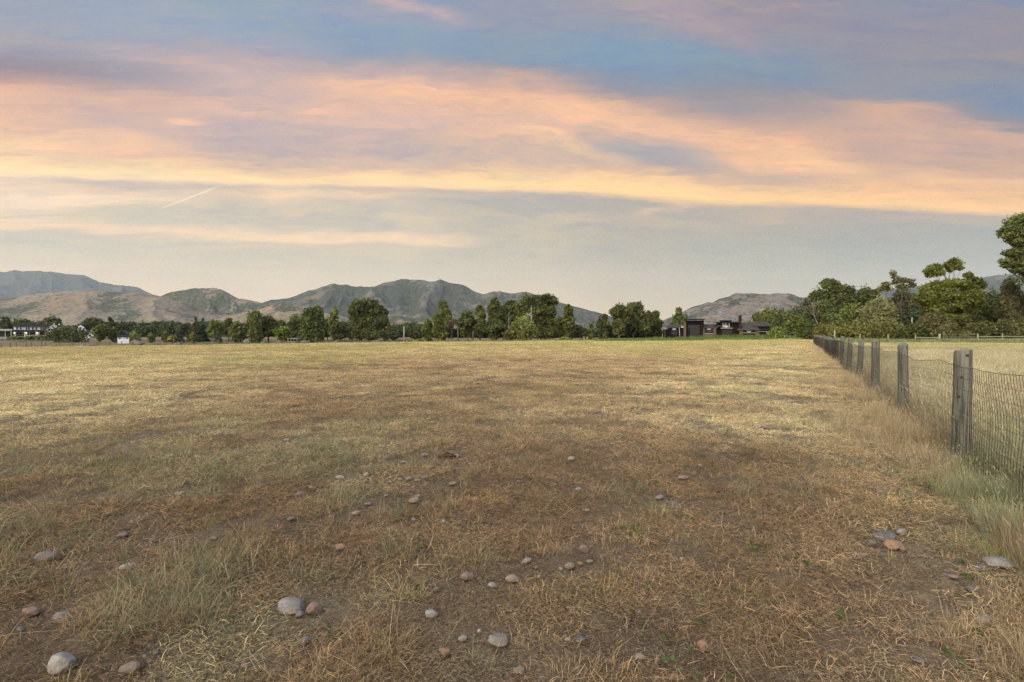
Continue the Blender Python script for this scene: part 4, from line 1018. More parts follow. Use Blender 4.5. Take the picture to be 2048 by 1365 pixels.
T(CW, 'tree', 'column', 630, 616, 46, 226, (.05, .072, .022), 'broad upright dark green cottonwood, tallest before the pale hillside', .02, 1.15)
T('poplar_tree', 'tree', 'column', 671, 618, 25, 262, 'L', 'pale green upright poplar standing against the tan hill', .05)
T(CW, 'tree', 'round', 655, 640, 26, 268, 'D', 'dark tree between upright dark cottonwood and pale poplar', .05)
T(CW, 'tree', 'round', 680, 645, 34, 250, 'D', 'dark low tree in front of the pale poplar', .03)
T('big_cottonwood', 'tree', 'round', 737, 599, 78, 215, (.05, .066, .024), 'largest rounded cottonwood alone in the middle of the tree line', .06, 1.2, [(722, 620, 20, 18), (738, 608, 18, 10), (752, 622, 16, 14), (764, 627, 12, 9), (710, 636, 12, 14), (735, 635, 26, 18), (725, 654, 20, 16), (752, 650, 18, 16), (768, 640, 9, 10), (716, 668, 14, 12), (740, 668, 18, 12), (757, 667, 14, 12)], 'greybark', .42)
T(CW, 'tree', 'round', 702, 645, 26, 262, 'D', 'dark tree at the shaded foot of the largest cottonwood', .03)
T(CW, 'tree', 'round', 772, 645, 26, 255, 'M', 'low green tree adjoining the largest cottonwood', .03)
T(CW, 'tree', 'round', 788, 652, 26, 260, 'D', 'small dark tree behind the bare pale pole', .05)
T(CW, 'tree', 'round', 832, 657, 26, 230, 'D', 'low dark tree just before the central cottonwood group', .05)
# --- central cottonwood group
T(CW, 'tree', 'column', 856, 640, 22, 172, 'M', 'lowest green cottonwood at the near end of the central group', .03)
T(CW, 'tree', 'column', 878, 631, 26, 170, 'M', 'upright green cottonwood second in the central group', .03)
T(CW, 'tree', 'column', 890, 603, 27, 186, (.08, .10, .038), 'tall narrow light topped cottonwood standing clear above its neighbours', .35, 1.1)
T(CW, 'tree', 'sparse', 903, 640, 26, 168, (.07, .07, .045), 'thin greyish half dead tree below the narrow light topped cottonwood', .1)
dead_tree('dead_tree', 917, 612, 40, 180, 'leafless grey tree spreading twigs beside the narrow light topped cottonwood', 3, 'greybark')
dead_tree('dead_tree', 946, 612, 32, 184, 'second leafless grey tree showing above rounded green crowns', 5, 'greybark')
T(CW, 'tree', 'round', 936, 627, 42, 168, 'D', 'dark rounded cottonwood in front of the leafless grey trees', .04)
T(CW, 'tree', 'column', 960, 613, 24, 180, 'M', 'upright cottonwood between leafless trees and the tall dark mass', .2)
T(CW, 'tree', 'round', 991, 599, 34, 182, (.058, .076, .026), 'tall rounded cottonwood at the shoulder of the highest ones', .12, 1.1)
T(CW, 'tree', 'round', 990, 642, 46, 164, 'D', 'low dense dark cottonwood at the front of the group', .03)
T(CW, 'tree', 'round', 1019, 604, 34, 184, 'D', 'dark cottonwood with pale dead limbs inside its crown', .1)
dead_tree('dead_tree', 1020, 622, 18, 172, 'pale dead trunk with broken limbs inside the dark cottonwoods', 8, 'greybark')
T(CW, 'tree', 'round', 1050, 596, 46, 182, (.06, .078, .026), 'high broad cottonwood left of the very highest crown', .1, 1.1)
dead_tree('dead_tree', 1063, 608, 20, 166, 'white forked dead trunk standing before the highest cottonwood', 12, 'palebark')
T('big_cottonwood', 'tree', 'round', 1090, 589, 56, 180, (.05, .068, .023), 'highest cottonwood of the central group with overhanging crown', .05, 1.15, [(1075, 603, 20, 12), (1092, 599, 18, 10), (1106, 603, 10, 9), (1082, 620, 22, 14), (1100, 622, 13, 12), (1078, 640, 20, 16), (1097, 642, 15, 14), (1080, 662, 20, 16), (1098, 664, 14, 15)], 'bark', .40)
T('shrub_willow', 'shrub', 'bush', 1048, 638, 54, 158, 'L', 'pale green rounded willow in front of the highest cottonwoods', 0, 1.1)
T('shrub_willow', 'shrub', 'bush', 1018, 660, 24, 156, 'O', 'small olive shrub beside the pale green rounded willow', 0)
T(CW, 'tree', 'round', 1119, 636, 28, 178, 'D', 'dark low cottonwood under the overhanging highest crown', .03)
T(CW, 'tree', 'column', 1137, 611, 24, 172, (.055, .072, .026), 'ragged narrow cottonwood ending the central group', .04)
T(CW, 'tree', 'round', 1150, 650, 24, 180, 'D', 'small dark tree at the foot of the ragged narrow cottonwood', .03)
T(CW, 'tree', 'bush', 1168, 656, 20, 190, 'D', 'low dark bushy tree behind the little brown cabin', 0)
T('poplar_tree', 'tree', 'column', 1182, 645, 11, 178, 'M', 'slim small poplar right beside the little brown cabin', .02)
T(CW, 'tree', 'column', 1206, 630, 22, 172, 'D', 'narrow dark cottonwood standing apart before the next group', .03)
# --- group beside the dark house
T(CW, 'tree', 'round', 1238, 612, 40, 160, (.06, .075, .03), 'olive tinged front cottonwood of the group beside the dark house', .03, 1.1, None, 'greybark')
T(CW, 'tree', 'round', 1267, 607, 46, 166, 'D', 'tallest dark cottonwood of the group beside the dark house', .03, 1.15)
T(CW, 'tree', 'round', 1292, 625, 34, 164, 'D', 'dark cottonwood in the middle of the group by the house', .03)
T(CW, 'tree', 'round', 1309, 624, 30, 168, (.048, .068, .024), 'last cottonwood of the group, touching the house canopy', .03)
T('poplar_tree', 'tree', 'column', 1357, 618, 31, 196, (.06, .085, .032), 'green tree rising behind the low wing of the dark house', .03)
T(CW, 'tree', 'round', 1495, 645, 40, 215, (.085, .10, .04), 'pale green tree behind the chimney of the dark house', .05)
T(CW, 'tree', 'round', 1512, 627, 22, 225, (.08, .10, .04), 'light tree behind the rear roof of the dark house', .05)
T(CW, 'tree', 'round', 1537, 619, 36, 200, 'M', 'green tree behind the end roof of the dark house', .05)
T(CW, 'tree', 'round', 1565, 622, 32, 180, (.07, .088, .035), 'soft green tree following the end of the dark house', .04)
# --- wood beyond the wire fence
T('shrub_willow', 'shrub', 'bush', 1556, 655, 34, 128, (.095, .135, .04), 'bright green shrub beside the end wall of the dark house', 0)
T(CW, 'tree', 'round', 1584, 624, 36, 134, (.065, .09, .03), 'mid green tree left of the white bare tree', .03)
T('shrub_willow', 'shrub', 'bush', 1611, 638, 32, 112, (.07, .105, .03), 'upright bright green shrub at the far end of the wire fence', 0)
T(CW, 'tree', 'round', 1633, 586, 42, 136, 'D', 'dark tree behind the white bare tree', .05)
dead_tree('dead_tree', 1647, 602, 52, 106, 'white bare tree with forking branches at the corner of the wood', 22, 'greybark', -.28)
T(CW, 'tree', 'round', 1663, 558, 50, 130, (.052, .072, .026), 'tall irregular tree standing highest at the near end of the wood', .05, 1.1, [(1661, 566, 17, 9), (1650, 572, 8, 8), (1672, 578, 15, 10), (1655, 592, 18, 14), (1676, 598, 18, 16), (1650, 615, 18, 16), (1675, 625, 22, 18), (1660, 650, 22, 18)])
T(CW, 'tree', 'round', 1700, 578, 44, 128, 'D', 'dark wood tree following the tall irregular one', .03)
T(CW, 'tree', 'round', 1736, 580, 46, 126, (.05, .07, .026), 'rounded dark tree in the middle of the wood', .03)
T(CW, 'tree', 'sparse', 1770, 564, 26, 118, 'O', 'small thin topped tree peeping over the wood', .55, .9, [(1770, 570, 9, 7), (1764, 578, 9, 6), (1778, 577, 8, 6), (1755, 580, 5, 4)])
T(CW, 'tree', 'sparse', 1803, 543, 56, 112, (.075, .085, .04), 'thin open tree with leaning spread top above the wood', .5, 1.2, [(1785, 547, 7, 5), (1791, 555, 8, 5), (1800, 561, 13, 7), (1815, 563, 11, 5), (1824, 570, 8, 5), (1807, 573, 12, 5), (1791, 566, 6, 4)], 'bark', .44)
T(CW, 'tree', 'round', 1808, 580, 56, 120, (.068, .078, .045), 'greyish green tree below the thin leaning top', .05)
T('shrub_willow', 'shrub', 'bush', 1757, 601, 66, 104, (.10, .115, .06), 'big grey green rounded willow in front of the wood', 0, 1.15)
T('shrub_willow', 'shrub', 'bush', 1700, 612, 50, 108, 'M', 'green rounded shrub beside the big grey green willow', 0)
T('shrub_willow', 'shrub', 'bush', 1664, 628, 46, 106, 'M', 'green shrub behind the far wire fence posts', 0)
T('shrub_willow', 'shrub', 'bush', 1768, 642, 58, 96, (.085, .10, .035), 'light olive low shrub before the grey green willow', 0)
T('shrub_willow', 'shrub', 'bush', 1718, 648, 56, 97, 'O', 'olive low shrub over the far wire fence posts', 0)
T('shrub_willow', 'shrub', 'bush', 1648, 650, 44, 98, 'O', 'low shrub right above the last wire fence posts', 0)
T('big_cottonwood', 'tree', 'round', 1900, 517, 134, 94, (.075, .098, .026), 'huge umbrella crowned tree with two thin tufted limbs on top', .1, .9,
  [(1850, 594, 18, 13), (1860, 580, 16, 10), (1878, 572, 20, 10), (1900, 567, 20, 9), (1920, 570, 18, 10), (1940, 580, 16, 10), (1952, 592, 13, 12), (1862, 604, 20, 12), (1890, 590, 26, 14), (1922, 595, 26, 14), (1948, 606, 14, 10), (1870, 620, 22, 10), (1902, 612, 26, 13), (1934, 616, 18, 10), (1885, 634, 20, 8), (1920, 634, 18, 8), (1856, 541, 8, 7), (1866, 535, 9, 7), (1879, 537, 9, 8), (1862, 549, 8, 7), (1873, 547, 9, 6), (1884, 546, 6, 6), (1895, 531, 8, 7), (1904, 524, 8, 7), (1915, 527, 8, 7), (1908, 535, 9, 7), (1921, 536, 5, 5), (1898, 539, 6, 6), (1932, 551, 6, 5), (1940, 549, 6, 5), (1944, 559, 8, 6), (1954, 563, 8, 8), (1960, 572, 8, 8)], 'bark', .455)
T('shrub_willow', 'shrub', 'bush', 1868, 628, 62, 92, (.07, .072, .034), 'brownish green thicket under the huge umbrella crowned tree', 0)
T('shrub_willow', 'shrub', 'bush', 1926, 622, 60, 95, (.058, .066, .03), 'dull green undergrowth at the shaded side of the huge tree', 0)
T('shrub_willow', 'shrub', 'bush', 1830, 648, 50, 90, 'D', 'dark low shrub around the white snag', 0)
T('shrub_willow', 'shrub', 'bush', 1900, 652, 60, 87, (.07, .075, .035), 'low olive brush behind the green gate', 0)
T('shrub_willow', 'shrub', 'bush', 1962, 646, 56, 88, (.06, .075, .03), 'low green brush behind the gate end post', 0)
T(CW, 'tree', 'round', 1986, 587, 46, 100, (.062, .085, .03), 'mid green tree between the huge tree and the high one at the edge', .03)
T(CW, 'tree', 'round', 2026, 562, 58, 92, (.088, .10, .055), 'pale grey green tree under the high layered crown', .03, .9, None, 'greybark', .44)
T('shrub_willow', 'shrub', 'bush', 2020, 640, 66, 86, (.06, .072, .03), 'dark olive brush under the pale grey green tree', 0)
T(CW, 'tree', 'round', 2090, 585, 70, 92, 'M', 'green tree partly cut by the picture edge', .03)
T('big_cottonwood', 'tree', 'round', 2082, 424, 120, 84, (.072, .098, .034), 'high layered cottonwood leaning in at the picture edge', .3, .9,
  [(2040, 444, 22, 12), (2060, 438, 28, 14), (2022, 462, 18, 11), (2045, 466, 30, 13), (2012, 470, 10, 7), (2080, 460, 35, 22), (2046, 483, 24, 8), (2030, 507, 22, 9), (2050, 504, 22, 9), (2018, 522, 13, 7), (2040, 526, 28, 10), (2060, 535, 30, 12), (2022, 531, 14, 5), (2044, 541, 20, 5), (2090, 500, 40, 40), (2095, 540, 40, 30), (2110, 460, 40, 35)], 'bark', .475)
# the white snag
SD = 99.5; x = ax(1824, SD); b = MB(); b.tube([(0, 0, -.3), (.02, 0, 1.2), (-.03, 0, 2.0), (.02, 0, az(635, SD) - H(x, SD))], [.15, .14, .13, .11], 9); b.tube([(0, 0, 1.2), (-.3, -.05, 1.55), (-.42, -.05, 2.0)], [.09, .06, .04], 6)
e = empty('tree_snag', (x, SD, H(x, SD))); tag(e, 'broken white tree snag standing in front of the dark wood', 'dead tree'); b.build('trunk', M['palebark'], e, smooth=True)
# garden shrubs before the farmhouse
for px, top, w, col, lb in ((78, 672, 10, 'G', 'pale grey green shrub before the third porch lamp'), (25, 674, 14, 'M', 'low green shrub at the porch corner'), (58, 674, 16, 'D', 'low dark hedge shrub below the porch'), (40, 675, 12, 'M', 'low green flower shrub between porch steps and hedge shrub'), (97, 673, 13, 'D', 'round dark shrub below the arched gable')):
    T('garden_bush', 'bush', 'bush', px, top, w, 288, col, lb, 0)
for px, d, top, w, lb in ((825, 160, 680, 20, 'low green weed clump before the bare pale pole'), (842, 162, 679, 22, 'low green weed clump at the foot of the first central cottonwood'), (880, 160, 680, 18, 'low green weed clump by the second central cottonwood'), (1130, 160, 675, 22, 'low bright weed clump under the ragged narrow cottonwood')):
    T('weed_clump', 'shrub', 'bush', px, top, w, d, (.10, .14, .05), lb, 0)

# far-off woods that read as one mass
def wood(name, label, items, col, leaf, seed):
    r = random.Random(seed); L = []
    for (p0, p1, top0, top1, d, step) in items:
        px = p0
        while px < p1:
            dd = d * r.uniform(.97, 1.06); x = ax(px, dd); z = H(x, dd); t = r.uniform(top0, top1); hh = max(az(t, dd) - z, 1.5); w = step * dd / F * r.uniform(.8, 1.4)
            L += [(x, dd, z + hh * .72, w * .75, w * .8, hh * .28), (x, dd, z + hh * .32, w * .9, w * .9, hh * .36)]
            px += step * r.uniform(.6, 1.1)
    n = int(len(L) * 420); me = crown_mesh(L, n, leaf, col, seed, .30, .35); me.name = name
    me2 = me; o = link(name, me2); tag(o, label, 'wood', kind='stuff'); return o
wood('far_wood', 'dark continuous wood beyond the farm garden', [(-220, 480, 643, 655, 345, 15), (200, 430, 641, 650, 330, 14), (280, 700, 645, 658, 292, 12), (480, 860, 644, 656, 300, 13), (640, 860, 650, 662, 262, 11), (780, 880, 652, 662, 250, 12), (1100, 1260, 656, 664, 240, 12)], (.066, .082, .035), .85, 51)
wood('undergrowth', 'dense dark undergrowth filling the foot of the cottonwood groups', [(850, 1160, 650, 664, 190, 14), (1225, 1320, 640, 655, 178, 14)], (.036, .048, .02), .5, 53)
wood('thicket', 'dense green thicket filling the wood beyond the wire fence', [(1560, 2230, 612, 640, 140, 22), (1620, 2230, 640, 660, 108, 20), (1600, 1660, 596, 612, 146, 18), (1640, 2230, 582, 602, 146, 18), (1660, 1860, 600, 622, 112, 18)], (.078, .096, .042), .32, 57)

# ------------------------------------------------------------------ dark house
def mk_house(px, basey, d, name, label, cat='house'):
    s = d / F; loc = Vector((ax(px, d), d, az(basey, d))); th = math.atan2(loc.x, loc.y); e = empty(name, loc, -th); tag(e, label, cat); ck = math.cos(th)
    X = lambda p: (p - px) * s * ck
    Z = lambda p: (basey - p) * s
    return e, X, Z
e, X, Z = mk_house(1425, 677, 172, 'dark_house', 'large dark timber house with stone pillars, low grey roofs and a tall chimney')
def bx(name, mat, x0, x1, y0, y1, zb, zt, par=None):
    b = MB(); b.box(X(x0), X(x1), y0, y1, Z(zb) if zb is not None else -1.2, Z(zt)); return b.build(name, M[mat], par or e)
def slab(name, mat, front, back, th, par=None):
    """sloping roof: (px0, px1, py, y) at its eave and at its top"""
    a0, a1, az_, ay = front; b0, b1, bz_, by = back; b = MB()
    lo = [(X(a0), ay, Z(az_)), (X(a1), ay, Z(az_)), (X(b1), by, Z(bz_)), (X(b0), by, Z(bz_))]
    b.hexa([(x, y, z - th) for x, y, z in lo] + lo); return b.build(name, M[mat], par or e)
# low wing
bx('wall', 'cedar', 1333, 1366, 1.0, 9, None, 655.4)
slab('roof', 'grayroof', (1330, 1367, 655, .2), (1332, 1367, 648.5, 5), .16)
bx('fascia', 'trim', 1361, 1366.2, -.15, .1, 655.8, 652.2)
w = bx('window', 'black', 1340, 1352, .9, 1.1, 671, 659); bx('pane', 'glass', 1341, 1345.7, .86, .95, 670.5, 660, w); bx('pane', 'glass', 1346.3, 1351, .86, .95, 670.5, 660, w)
# canopy at the end
bx('canopy_roof', 'ltroof', 1313.5, 1331, -1.5, 3, 659, 655.2)
bx('canopy_wall', 'black', 1322, 1333, 1.6, 6, None, 659)
bx('pillar', 'stonewall', 1316, 1318.5, -1.2, -.7, None, 659.3); bx('pillar', 'stonewall', 1326, 1328.3, -1.2, -.7, None, 659.3)
# tall entrance block
bx('wall', 'cedar', 1373, 1404, .6, 8, None, 650.2)
bx('wall', 'cedar', 1371, 1404.5, .35, 8.4, 650, 641.5)
bx('pillar', 'stonewall', 1366.2, 1371.6, -.9, .3, None, 640.4); bx('wall', 'cedar', 1368, 1372.8, .31, 7.5, None, 641)
b = MB(); b.hexa([(X(1399.5), -.6, -1.2), (X(1404.5), -.6, -1.2), (X(1404.5), 6, -1.2), (X(1399.5), 6, -1.2), (X(1403), -.6, Z(641.2)), (X(1407.5), -.6, Z(641.2)), (X(1407.5), 6, Z(641.2)), (X(1403), 6, Z(641.2))]); b.build('leaning_wall', M['cedar'], e)
slab('roof', 'grayroof', (1367, 1410, 638.6, -1.8), (1365.5, 1408, 637.4, 9), .28)
b = MB(); b.box(X(1367), X(1409.6), -1.92, -1.84, Z(640), Z(638)); b.build('fascia', M['black'], e)
w = bx('window', 'black', 1374.8, 1399.3, .38, .58, 673, 650); bx('pane', 'glass', 1375.5, 1398.6, .33, .45, 656.6, 650.8, w); bx('pane', 'glass', 1380, 1386, .33, .45, 672.5, 657.6, w); bx('pane', 'glass', 1387, 1392, .33, .45, 672.5, 657.6, w); bx('pane', 'glass', 1393, 1398.6, .33, .45, 672.5, 657.6, w)
bx('door', 'cedar', 1376, 1379.3, .3, .42, 672.6, 658)
# middle range
bx('wall', 'cedar', 1404.5, 1432.2, .8, 8, None, 655.4)
slab('roof', 'grayroof', (1404.8, 1436, 655.3, -.4), (1407, 1431, 648.2, 6), .2)
slab('porch_roof', 'grayroof', (1432, 1443, 652.8, -.2), (1431, 1443, 649.5, 3), .16)
bx('pillar', 'stonewall', 1404.2, 1409, -.3, .6, None, 655.8); bx('pillar', 'stonewall', 1427.2, 1432.2, -.3, .6, None, 656)
bx('stone_base', 'stonewall', 1409.2, 1427, .1, .6, None, 668.2)
bx('sill', 'trim', 1409.3, 1427, -.08, .12, 668.4, 667.5)
w = bx('window', 'black', 1409.4, 1427, .58, .76, 667.4, 656.2); bx('pane', 'glass', 1410, 1418, .52, .62, 667.2, 656.8, w); bx('pane', 'glass', 1418.6, 1426.4, .52, .62, 667.2, 656.8, w)
# two storey block
bx('wall', 'cedar', 1432.6, 1477, 1.6, 9, None, 645)
slab('roof', 'dkroof', (1427, 1476.5, 644.6, .4), (1429, 1476.5, 643.2, 9), .25)
bx('clerestory', 'cedar', 1440, 1463, 3.5, 7, 644, 641); slab('clerestory_roof', 'dkroof', (1438.5, 1464.5, 641, 3), (1438.5, 1464.5, 640, 7.5), .16)
w = bx('window', 'trim', 1445, 1459.2, 1.36, 1.58, 655.2, 646.4)
for a, c in ((1447.6, 1449.4), (1452.6, 1457.4)): bx('pane', 'glass', a, c, 1.3, 1.42, 654.6, 646.9, w)
bx('balcony', 'trim', 1441, 1465, .3, 1.55, 657.4, 656.4)
w = bx('window', 'black', 1444, 1464, 1.38, 1.58, 671, 658.5)
for a, c in ((1445, 1449), (1450, 1454), (1455, 1459), (1460, 1463.4)): bx('pane', 'glass', a, c, 1.32, 1.45, 670.5, 659.2, w)
# chimney
ch = bx('chimney', 'brick', 1476.4, 1482, -.2, 1.3, None, 633.6); bx('cap', 'brick', 1475.8, 1482.7, -.32, 1.42, 633.5, 632)
# porch wing with stone pillars
bx('wall', 'black', 1478, 1516, 2.2, 9, None, 655)
slab('roof', 'grayroof', (1473.5, 1517.5, 660.2, -1.2), (1482.2, 1503, 646, 5), .18)
bx('pillar', 'stonewall', 1477.4, 1484, -.8, .2, None, 661.5); bx('pillar', 'stonewall', 1508.4, 1515.6, -.8, .2, None, 661.5)
bx('beam', 'trim', 1484.1, 1508.3, -.5, -.2, 666.6, 665.6); bx('gable_board', 'cedar', 1484.1, 1508.3, -.35, 0, 665.5, 660.9)
w = bx('window', 'black', 1486, 1507, 2.0, 2.18, 676, 667)
for a, c in ((1487, 1491.5), (1492.5, 1497), (1498, 1502), (1503, 1506.5)): bx('pane', 'glass', a, c, 1.94, 2.06, 675.5, 667.5, w)
# end block
bx('wall', 'black', 1514, 1536, 2.6, 10, None, 652.5)
slab('roof', 'grayroof', (1505, 1540, 652.4, 1.2), (1501, 1533.5, 643.4, 7), .2)
bx('ledge', 'trim', 1516, 1536, 1.8, 2.55, 664.2, 663.6)
# cloth fans hung along the house
def bunting(px, py, r_px, ly, label):
    R_ = r_px * 172 / F * .95; th = e.rotation_euler.z; lx = X(px)
    o = empty('bunting_fan', (e.location.x + lx * math.cos(th) - ly * math.sin(th), e.location.y + lx * math.sin(th) + ly * math.cos(th), e.location.z + Z(py)), th); tag(o, label, 'bunting', 'bunting fans on the dark house')
    def ring(r0, r1, y, mat, nm):
        b = MB(); n = 18; V = []; Fq = []
        for i in range(n + 1):
            a = math.pi + math.pi * i / n; pl = .03 * math.cos(i * math.pi)
            for rr in (r0, r1): V += [(rr * math.cos(a), y + pl * rr / R_, rr * math.sin(a)), (rr * math.cos(a), y + .03 + pl * rr / R_, rr * math.sin(a))]
        for i in range(n):
            k = i * 4; q = k + 4
            Fq += [(k, q, q + 2, k + 2), (k + 1, k + 3, q + 3, q + 1), (k + 2, q + 2, q + 3, k + 3), (k, k + 1, q + 1, q)]
        b.add(V, Fq); b.build(nm, M[mat], o)
    ring(.02, R_ * .34, 0, 'navy', 'centre_cloth'); ring(R_ * .34, R_ * .62, .004, 'cloth', 'white_band'); ring(R_ * .62, R_ * .74, .008, 'red', 'red_band'); ring(R_ * .74, R_, .012, 'cloth', 'outer_band')
bunting(1346, 656.2, 4.2, .6, 'half round bunting on the low wing wall, nearest the leafy group')
bunting(1418, 656, 4.4, .2, 'half round bunting between the two stone pillars of the middle range')
bunting(1496, 660.8, 4.6, -.5, 'half round bunting under the porch wing roof')
bunting(1452, 651.6, 4.2, 1.1, 'half round bunting hanging below the upper white framed window')
x = ax(1360, 168); b = MB(); b.tube([(0, 0, -.2), (-.1, 0, 1.2), (-.28, 0, az(655, 168) - H(x, 168))], [.11, .09, .06], 8); o = b.build('leaning_pole', M['palebark'], None, (x, 168, H(x, 168)), True); tag(o, 'thin pale trunk leaning in front of the low wing of dark house', 'pole')
for px in (1438, 1525):
    pole(px, 671.5, 160, .05, M['farwood'], 'garden_stake', 'short dark stake in the rough grass before the %s of the dark house' % ('middle range' if px < 1500 else 'end block'))

# ------------------------------------------------------------------ brown cabin
e, X, Z = mk_house(1171, 680, 180, 'brown_cabin', 'little brown cabin with a rusty hipped roof among trees', 'cabin')
bx('wall', 'tanwall', 1165.5, 1176.5, 0, 2.4, None, 672.5)
b = MB(); b.hexa([(X(1163.5), -.4, Z(672.6)), (X(1178.5), -.4, Z(672.6)), (X(1178.5), 2.8, Z(672.6)), (X(1163.5), 2.8, Z(672.6)), (X(1168), 1, Z(668)), (X(1175), 1, Z(668)), (X(1175), 1.5, Z(668)), (X(1168), 1.5, Z(668))]); b.build('roof', M['brick'], e)
bx('door', 'cedar', 1170, 1172.5, -.06, .05, 679, 674)

# ------------------------------------------------------------------ white shed and pale shed
e, X, Z = mk_house(247, 682, 222, 'white_shed', 'small white shed with a dark gabled roof behind the fence', 'shed')
bx('wall', 'white', 235, 258, 0, 3.2, None, 674.6)
b = MB(); b.prismx([(-.35, Z(674.7)), (3.55, Z(674.7)), (1.6, Z(669.6))], X(234), X(259)); b.build('roof', M['dkroof'], e)
for a in (237.5, 252): w = bx('window', 'white', a - .3, a + 3.3, -.1, -.02, 678.6, 675.2); bx('pane', 'glass', a, a + 3, -.14, -.06, 678.2, 675.6, w)
bx('door', 'white', 245, 248.5, -.09, -.02, 681.5, 675.6)
e, X, Z = mk_house(585, 683, 212, 'pale_shed', 'low yellowish board shed between bright round tree and blue spruce', 'shed')
bx('wall', 'tanwall', 575, 595, 0, 2.5, None, 678.2); slab('roof', 'ltroof', (574.5, 595.5, 678, -.3), (574.5, 595.5, 676.8, 2.8), .1)
for a in (577, 583, 589): bx('door', 'cedar', a, a + 3, -.08, .02, 682.6, 679)

# ------------------------------------------------------------------ white farmhouse
e, X, Z = mk_house(75, 676, 300, 'white_farmhouse', 'long white two storey farmhouse with dark roofs and lit porch')
bx('wall', 'white', 28, 124, 3, 12, None, 653.8)
b = MB(); b.prismx([(2.2, Z(654)), (12.8, Z(654)), (7.5, Z(648.6))], X(26.5), X(124)); b.build('roof', M['dkroof'], e)
slab('porch_roof', 'dkroof', (25, 91.5, 663, -1), (27, 91.5, 660, 2.95), .3)
slab('open_porch_roof', 'ltroof', (-16, 24.8, 661.6, -1.2), (-2, 25.5, 658.8, 5), .3)
bx('porch_floor', 'trim', -15, 91, -1.1, 2.9, None, 673.8)
for px in (-12, 1, 12.5, 23.5, 49, 71.5): bx('porch_post', 'white', px - .45, px + .45, -.9, -.6, 673.8, 662.2)
for a in (33, 40, 51.5, 56, 64.3, 71, 81, 85.4, 89):
    w = bx('window', 'white', a - .4, a + 3.2, 2.86, 2.97, 659.6, 654.6); bx('pane', 'glass', a, a + 2.8, 2.8, 2.9, 659.3, 655, w)
for a, c in ((33, 36), (36.8, 40), (41, 44), (45.6, 48), (55, 58), (60.5, 67.5), (68.5, 71), (80, 90)):
    w = bx('window', 'trim', a - .4, c + .4, 2.84, 2.96, 673, 664.6); bx('pane', 'glass', a, c, 2.78, 2.88, 672.6, 665, w)
rail = MB()
for px in np.arange(50, 91, .8): rail.box(X(px), X(px + .25), -.85, -.8, Z(673.8), Z(671.2))
rail.box(X(50), X(91), -.88, -.77, Z(671.2), Z(670.9)); rail.build('porch_railing', M['white'], e)
for px in (29.5, 52.5, 74.5):
    bm = bmesh.new(); bmesh.ops.create_uvsphere(bm, u_segments=10, v_segments=8, radius=.2); me = bpy.data.meshes.new('porch_lamp'); bm.to_mesh(me); bm.free(); me.materials.append(M['lamp'])
    o = link('porch_lamp', me, e, (X(px), 2.3, Z(666.2)))
# arched gable front
zz = [(X(90.5), -1.2), (X(120.5), -1.2)]
arc = [(121.5, 661), (117.5, 655.5), (114, 651.5), (110.5, 649.6), (107.5, 649.2), (104, 649.6), (100.5, 651.2), (97, 654.3), (93.5, 658), (89.8, 661.2)]
b = MB(); b.prism(zz[:1] + [zz[1]] + [(X(px), Z(py)) for px, py in arc], .5, 8); b.build('gable_wall', M['white'], e)
b = MB(); out_ = [(X(px + (px - 106) * .03), Z(py - .55)) for px, py in arc]; inn = [(X(px), Z(py)) for px, py in arc]
for i in range(len(arc) - 1):
    q = [inn[i], out_[i], out_[i + 1], inn[i + 1]]; b.prism(q, .0, 9)
b.build('gable_roof', M['dkroof'], e)
for a, c, t, bt in ((92, 95, 665, 671), (97, 100.3, 658, 661.8), (102, 110, 658, 661.8), (111.5, 115, 658, 661.8), (97, 100.3, 664, 671), (102, 110, 664, 671), (111.5, 115, 664, 671)):
    w = bx('window', 'trim', a - .4, c + .4, .36, .48, bt + .3, t - .3); bx('pane', 'glass', a, c, .3, .4, bt, t, w)
b = MB(); b.prism([(X(105.6) + 0.5 * math.cos(q / 12 * 6.283), Z(654) + .42 * math.sin(q / 12 * 6.283)) for q in range(12)], .38, .48); b.build('round_window', M['glass'], e)
bx('chimney', 'white', 106.8, 111, 8.2, 9.5, 650, 646.6); bx('chimney', 'white', 118.5, 121.5, 6, 7, 652, 647.6)
# rear range with end gable
bx('wall', 'white', 124.2, 176, 5, 13, None, 655.2); b = MB(); b.prismx([(4.4, Z(655.3)), (13.6, Z(655.3)), (9, Z(651.5))], X(121), X(167)); b.build('roof', M['dkroof'], e)
b = MB(); b.prism([(X(160), Z(661)), (X(178.5), Z(661)), (X(173), Z(653.5)), (X(166.5), Z(650.4)), (X(161), Z(653.2))], 3.6, 12); b.build('gable_wall', M['white'], e)
w = bx('window', 'trim', 171, 174.5, 3.46, 3.58, 659.5, 655.5); bx('pane', 'glass', 171.4, 174.1, 3.4, 3.5, 659.2, 655.8, w)
bx('wall', 'white', 166, 190, 1.5, 4.9, None, 665.4); slab('roof', 'dkroof', (165, 186.5, 665.2, .8), (167, 186.5, 659.2, 4.8), .25)
b = MB(); b.prism([(X(184.2), -1.2), (X(194), -1.2), (X(194), Z(664)), (X(190.5), Z(660.2)), (X(184.2), Z(665))], .9, 5); b.build('end_wall', M['white'], e)
for a in (170.5, 179): w = bx('window', 'trim', a - .4, a + 3.4, 1.36, 1.48, 670.8, 666.4); bx('pane', 'glass', a, a + 3, 1.3, 1.4, 670.5, 666.8, w)

# ------------------------------------------------------------------ air
hz_m, nt, out = newmat('thin_haze')
pv = N(nt, 'ShaderNodeVolumePrincipled'); pv.inputs['Density'].default_value = HAZE = 4.2e-5
pv.inputs['Color'].default_value = (.72, .82, 1, 1); pv.inputs['Anisotropy'].default_value = .0
nt.links.new(pv.outputs[0], out.inputs['Volume'])
b = MB(); b.box(-9600, 9600, -5700, 7400, -40, 850); o = b.build('haze', hz_m); tag(o, kind='stuff')

